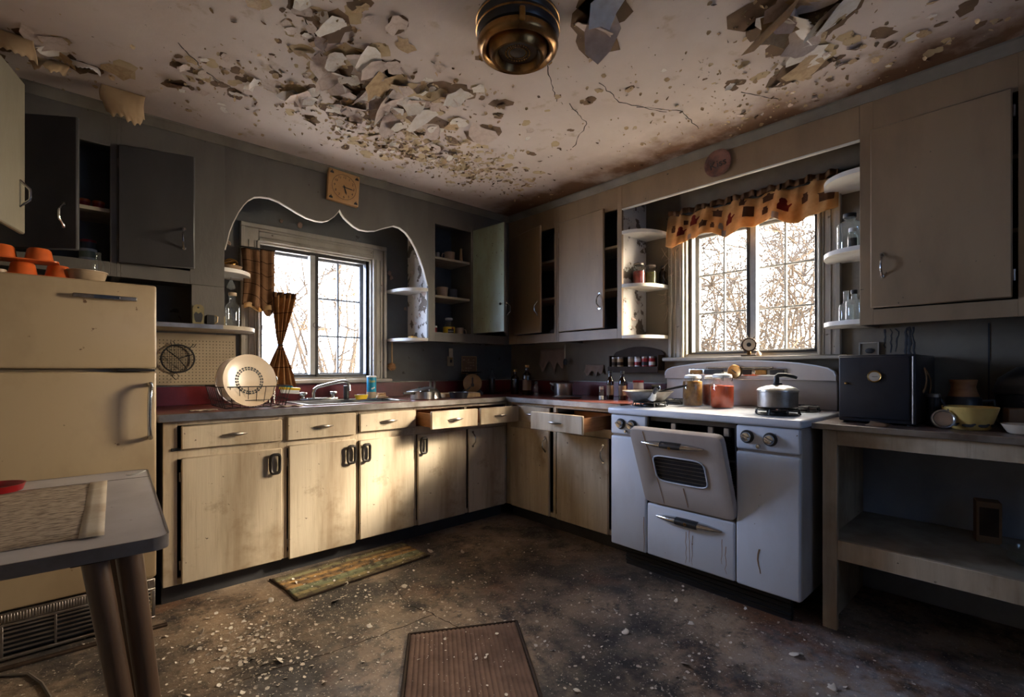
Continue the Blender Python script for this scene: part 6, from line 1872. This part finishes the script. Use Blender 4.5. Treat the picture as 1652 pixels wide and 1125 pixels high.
# ------------------------------------------------------------------ right hand worktop
bo = thing('portable_oven', 'black box oven with round thermometer on the right worktop', 'oven', (2.79, .487, .8905))
mesh_obj('body', MB().box(2.545, 3.035, .352, .622, .8985, 1.190, .006, 2), M['black'], bo)
for x in (2.57, 3.01):
    for y in (.375, .600): mesh_obj('foot', MB().lathe([(.0,0),(.010,0),(.012,.009),(.0,.009)], 10, (x, y, .8905)), M['black_plastic'], bo)
dd = mesh_obj('door', MB().box(2.533, 2.545, .372, .618, .915, 1.182, .005, 2), M['black'], bo)
mesh_obj('hinge_rod', MB().tube([(2.536,.361,.905),(2.536,.361,1.180)], .0035, 8), M['dull_metal'], dd)
tmr = mesh_obj('thermometer', MB().lathe([(.0,0),(.024,0),(.026,.004),(.023,.008),(.020,.006),(.0,.006)], 26).xf(Matrix.Translation((2.533,.488,1.096)) @ Matrix.Rotation(radians(-90),4,'Y')), M['brass'], dd)
mesh_obj('dial_face', MB().lathe([(.0,.006),(.0195,.0062),(.0195,.0072),(.0,.0072)], 24).xf(Matrix.Translation((2.533,.488,1.096)) @ Matrix.Rotation(radians(-90),4,'Y')), M['paper'], tmr)
mesh_obj('dial_needle', MB().box(2.5245,2.5256,.476,.496,1.0945,1.0965), M['ink'], tmr)
mesh_obj('latch', MB().ball((2.528,.590,1.065), .006, 10, 6), M['brass'], dd)
o = mesh_obj('cloth_strap', MB().tube([(2.70,.346,1.13),(2.72,.343,1.10),(2.715,.342,1.07),(2.69,.343,1.045),(2.66,.345,1.03)], .006, 6, flat=.5), M['bristle'], bo)
mesh_obj('cloth_strap', MB().tube([(2.70,.346,1.13),(2.77,.343,1.105),(2.83,.342,1.08),(2.84,.342,1.05),(2.81,.343,1.02)], .006, 6, flat=.5), M['bristle'], bo)
yb = thing('mixing_bowl', 'yellow mixing bowl with dark leaf print on the right worktop', 'bowl', (2.615, .198, .8905))
mesh_obj('bowl', MB().lathe([(.0,0),(.052,0),(.060,.006),(.074,.050),(.082,.078),(.085,.088),(.083,.090),(.078,.086),(.068,.045),(.054,.010),(.0,.008)], 36), M['yellow_bowl'], yb, W=False)
for k in range(9):
    a = 2*pi*k/9+3.3
    mb = MB().ball((0,0,0), .013, 8, 6, (1.4,.18,.55)); mb.add(*(lambda q: (q.v, q.f))(MB().ball((.014,0,.005), .008, 8, 6, (1.2,.2,.6))))
    mesh_obj('printed_leaf', mb.xf(Matrix.Rotation(a,4,'Z') @ Matrix.Translation((0,-.0655,.020)) @ Matrix.Rotation(radians(-14),4,'X')), M['ink'], yb, W=False)
th = thing('dial_thermometer', 'round steel dial thermometer leaning on the yellow bowl', 'thermometer', (2.545, .272, .8905), 0, rot=(0, radians(0), radians(-72)))
Mh = Matrix.Translation((0,0,.038)) @ Matrix.Rotation(radians(74),4,'X')
mesh_obj('case', MB().lathe([(.0,0),(.034,0),(.037,.006),(.037,.016),(.032,.018),(.029,.014),(.0,.014)], 28).xf(Mh), M['steel'], th, W=False)
mesh_obj('face', MB().lathe([(.0,.0142),(.0285,.0142),(.0285,.0150),(.0,.0150)], 24).xf(Mh), M['china'], th, W=False)
mesh_obj('loop', MB().tube([(.018,.006,.070),(.022,.010,.088),(.012,.014,.094),(.004,.014,.088)], .0028, 6), M['iron'], th, W=False)
dw = thing('white_dish', 'low white dish with rust stain at the right frame edge', 'dish', (2.565, .045, .8905))
mesh_obj('dish', MB().lathe([(.0,0),(.040,0),(.050,.006),(.066,.034),(.068,.036),(.062,.034),(.046,.010),(.0,.008)], 28), M['plate'], dw, W=False)
mesh_obj('stain', MB().lathe([(.0,.009),(.030,.0095),(.034,.011),(.0,.0105)], 16), M['rust'], dw, W=False)
rs = thing('roaster', 'large dark domed roaster at the back of the right worktop', 'roaster', (2.90, -.06, .8905))
mesh_obj('base', MB().loft([[(a*cos(t), b_*sin(t), z) for t in [2*pi*k/30 for k in range(30)]] for a, b_, z in ((.10,.17,0),(.115,.19,.01),(.125,.205,.13),(.130,.21,.135))]), M['black'], rs, W=False)
lidr = mesh_obj('lid', MB().loft([[(a*cos(t), b_*sin(t), z) for t in [2*pi*k/30 for k in range(30)]] for a, b_, z in ((.130,.21,.136),(.132,.212,.145),(.122,.195,.20),(.085,.14,.245),(.03,.05,.262))]), M['black'], rs, W=False)
mesh_obj('handle', MB().tube([(0,-.05,.255),(0,-.045,.285),(0,.045,.285),(0,.05,.255)], .008, 8), M['black_plastic'], lidr, W=False)
cf = thing('coffee_pot', 'dark coffee pot with tan collar behind the yellow bowl', 'coffee pot', (2.83, .235, .8905), .3)
mesh_obj('body', MB().lathe([(.0,0),(.060,0),(.064,.008),(.060,.110),(.052,.120),(.0,.120)], 26), M['black'], cf, W=False)
mesh_obj('collar', MB().lathe([(.052,.120),(.045,.140),(.040,.160),(.046,.190),(.044,.192),(.0,.188)], 26), M['wood'], cf, W=False)
mesh_obj('handle', MB().tube([(0,-.058,.10),(0,-.095,.105),(0,-.10,.06),(0,-.062,.02)], .007, 8), M['black_plastic'], cf, W=False)
mesh_obj('spout', MB().tube([(0,.055,.07),(0,.080,.105),(0,.095,.125)], [.014,.009,.007], 8), M['black'], cf, W=False)
tin('dark slim canister between box oven and coffee pot', (2.70, .318, .8905), .024, .125, 'black', 'dull_metal', name='canister', cat='canister')
bx = thing('carton', 'crumpled brown carton at the right behind the white dish', 'carton', (2.72, .055, .8905), .25)
mesh_obj('box', MB().box(-.04,.04,-.05,.05,0,.085,.003), M['brown_box'], bx, W=False)
mesh_obj('flap', MB().box(-.04,.04,-.052,.0,.086,.088,.0005).xf(Matrix.Translation((0,-.05,.086)) @ Matrix.Rotation(radians(28),4,'X') @ Matrix.Translation((0,.05,-.086))), M['brown_box'], bx, W=False)
mb = flake_pts(.035, .5, random.Random(8), n=10, rings=2); mb.v = [(x*.6+2.47, y*1.2+.462, -z+.892) for x, y, z in mb.v]; mb.f = [tuple(reversed(f)) for f in mb.f]
zmin = min(p[2] for p in mb.v); mb.v = [(x, y, z-zmin+.8912) for x, y, z in mb.v]
o = mesh_obj('leaf_scrap', mb, M['brown_box'], solid=.001); tag(o, 'dry brown scrap on the worktop edge before the box oven', 'scrap')
ob = thing('wall_outlet', 'dark wall outlet in a pale box above the portable oven', 'outlet', (3.045, .61, 1.20))
mesh_obj('plate', MB().box(XB-.010, XB-.001, .570, .648, 1.196, 1.262, .003), M['wall_tan'], ob)
mesh_obj('rim', frame_rect(MB(), 1, .566, .652, 1.192, 1.266, .006, XB-.016, XB-.006, .001), M['casing'], ob)
mesh_obj('socket', MB().ball((XB-.012,.606,1.222), .020, 14, 8, (.3,1,.7)), M['ink'], ob)
rb = random.Random(15)
for k, (y, z0_, z1_, wd) in enumerate(((.545,1.33,1.235,.004),(.520,1.33,1.21,.003),(.497,1.33,1.215,.003),(.462,1.33,1.195,.006),(.448,1.335,1.195,.008),(.432,1.335,1.20,.005))):
    mb = MB().tube([(XB-.0005, y+rb.gauss(0,.003), z0_+(z1_-z0_)*q/7) for q in range(8)], [wd*rb.uniform(.6,1.3) for _ in range(8)], 5, flat=1)
    mb.v = [(XB-.0008-(XB-p[0])*.1, p[1], p[2]) for p in mb.v]
    mesh_obj('grease_run', mb, M['soot'], wall_right)
mesh_obj('board_joint', MB().box(XB-.003, XB, .166, .172, .90, 1.335), M['soot'], wall_right)
# on the lower shelf
bx = thing('cardboard_box', 'tall brown box standing on the lower shelf at right', 'box', (2.90, .165, .3895), .2)
mesh_obj('box', MB().box(-.035,.035,-.040,.040,0,.175,.003), M['brown_box'], bx, W=False)
mesh_obj('label_panel', MB().box(-.036,-.035,-.030,.030,.03,.15), M['wood_dark'], bx, W=False)
gb = thing('glass_bowl', 'clear glass bowl on the lower shelf at the right frame edge', 'bowl', (2.66, .04, .3895))
mesh_obj('bowl', MB().lathe([(.0,0),(.035,0),(.060,.020),(.075,.055),(.077,.056),(.070,.052),(.052,.018),(.0,.008)], 28), M['clear'], gb, W=False)
mesh_obj('foot_ring', MB().tube([(.033*cos(2*pi*k/20), .033*sin(2*pi*k/20), .003) for k in range(20)], .0028, 6, closed=True), M['clear'], gb, W=False)

# ================================================================== floor mats
def mat_grid(corners, n, m, zf):
    A, B, C, D = [Vector((*c, 0)) for c in corners]
    def fn(u, v):
        p = A.lerp(B, u).lerp(D.lerp(C, u), v)
        return (p.x, p.y, zf(u, v))
    return MB().grid(fn, n, m)
mm = thing('sink_mat', 'striped green and ochre woven mat in front of the sink', 'mat', (1.2, 2.62, 0))
mesh_obj('weave', mat_grid([(.800,2.440),(1.575,2.490),(1.560,2.790),(.775,2.770)], 60, 40, lambda u, v: .006+.0025*abs(sin(v*pi*10))+.0015*sin(u*9+v*4)), M['stripe'], mm, solid=.004)
mb = MB().tube([(.795,2.434,.005),(1.20,2.462,.006),(1.58,2.484,.005)], .005, 6).tube([(.768,2.772,.005),(.79,2.60,.005),(.795,2.434,.005)], .005, 6)
mesh_obj('bound_edge', mb, M['wood_dark'], mm)
rg = thing('ribbed_mat', 'brown ribbed mat in the middle of the floor at the bottom', 'mat', (1.15, 1.5, 0))
cor = [(1.045,1.790),(1.440,1.570),(1.06,.99),(.665,1.21)]
mesh_obj('ribs', mat_grid(cor, 190, 24, lambda u, v: .006+.004*abs(sin(u*pi*24))+.001*sin(v*11)), M['rug'], rg, solid=.002)
P4 = [Vector((*c, .006)) for c in cor]
ce = sum(P4, Vector())/4
for a, b_ in zip(P4, P4[1:]+P4[:1]):
    mesh_obj('border', MB().tube([a+(a-ce).normalized()*.012, (a+b_)/2+((a+b_)/2-ce).normalized()*.010, b_+(b_-ce).normalized()*.012], .007, 6, flat=1), M['wood_dark'], rg)
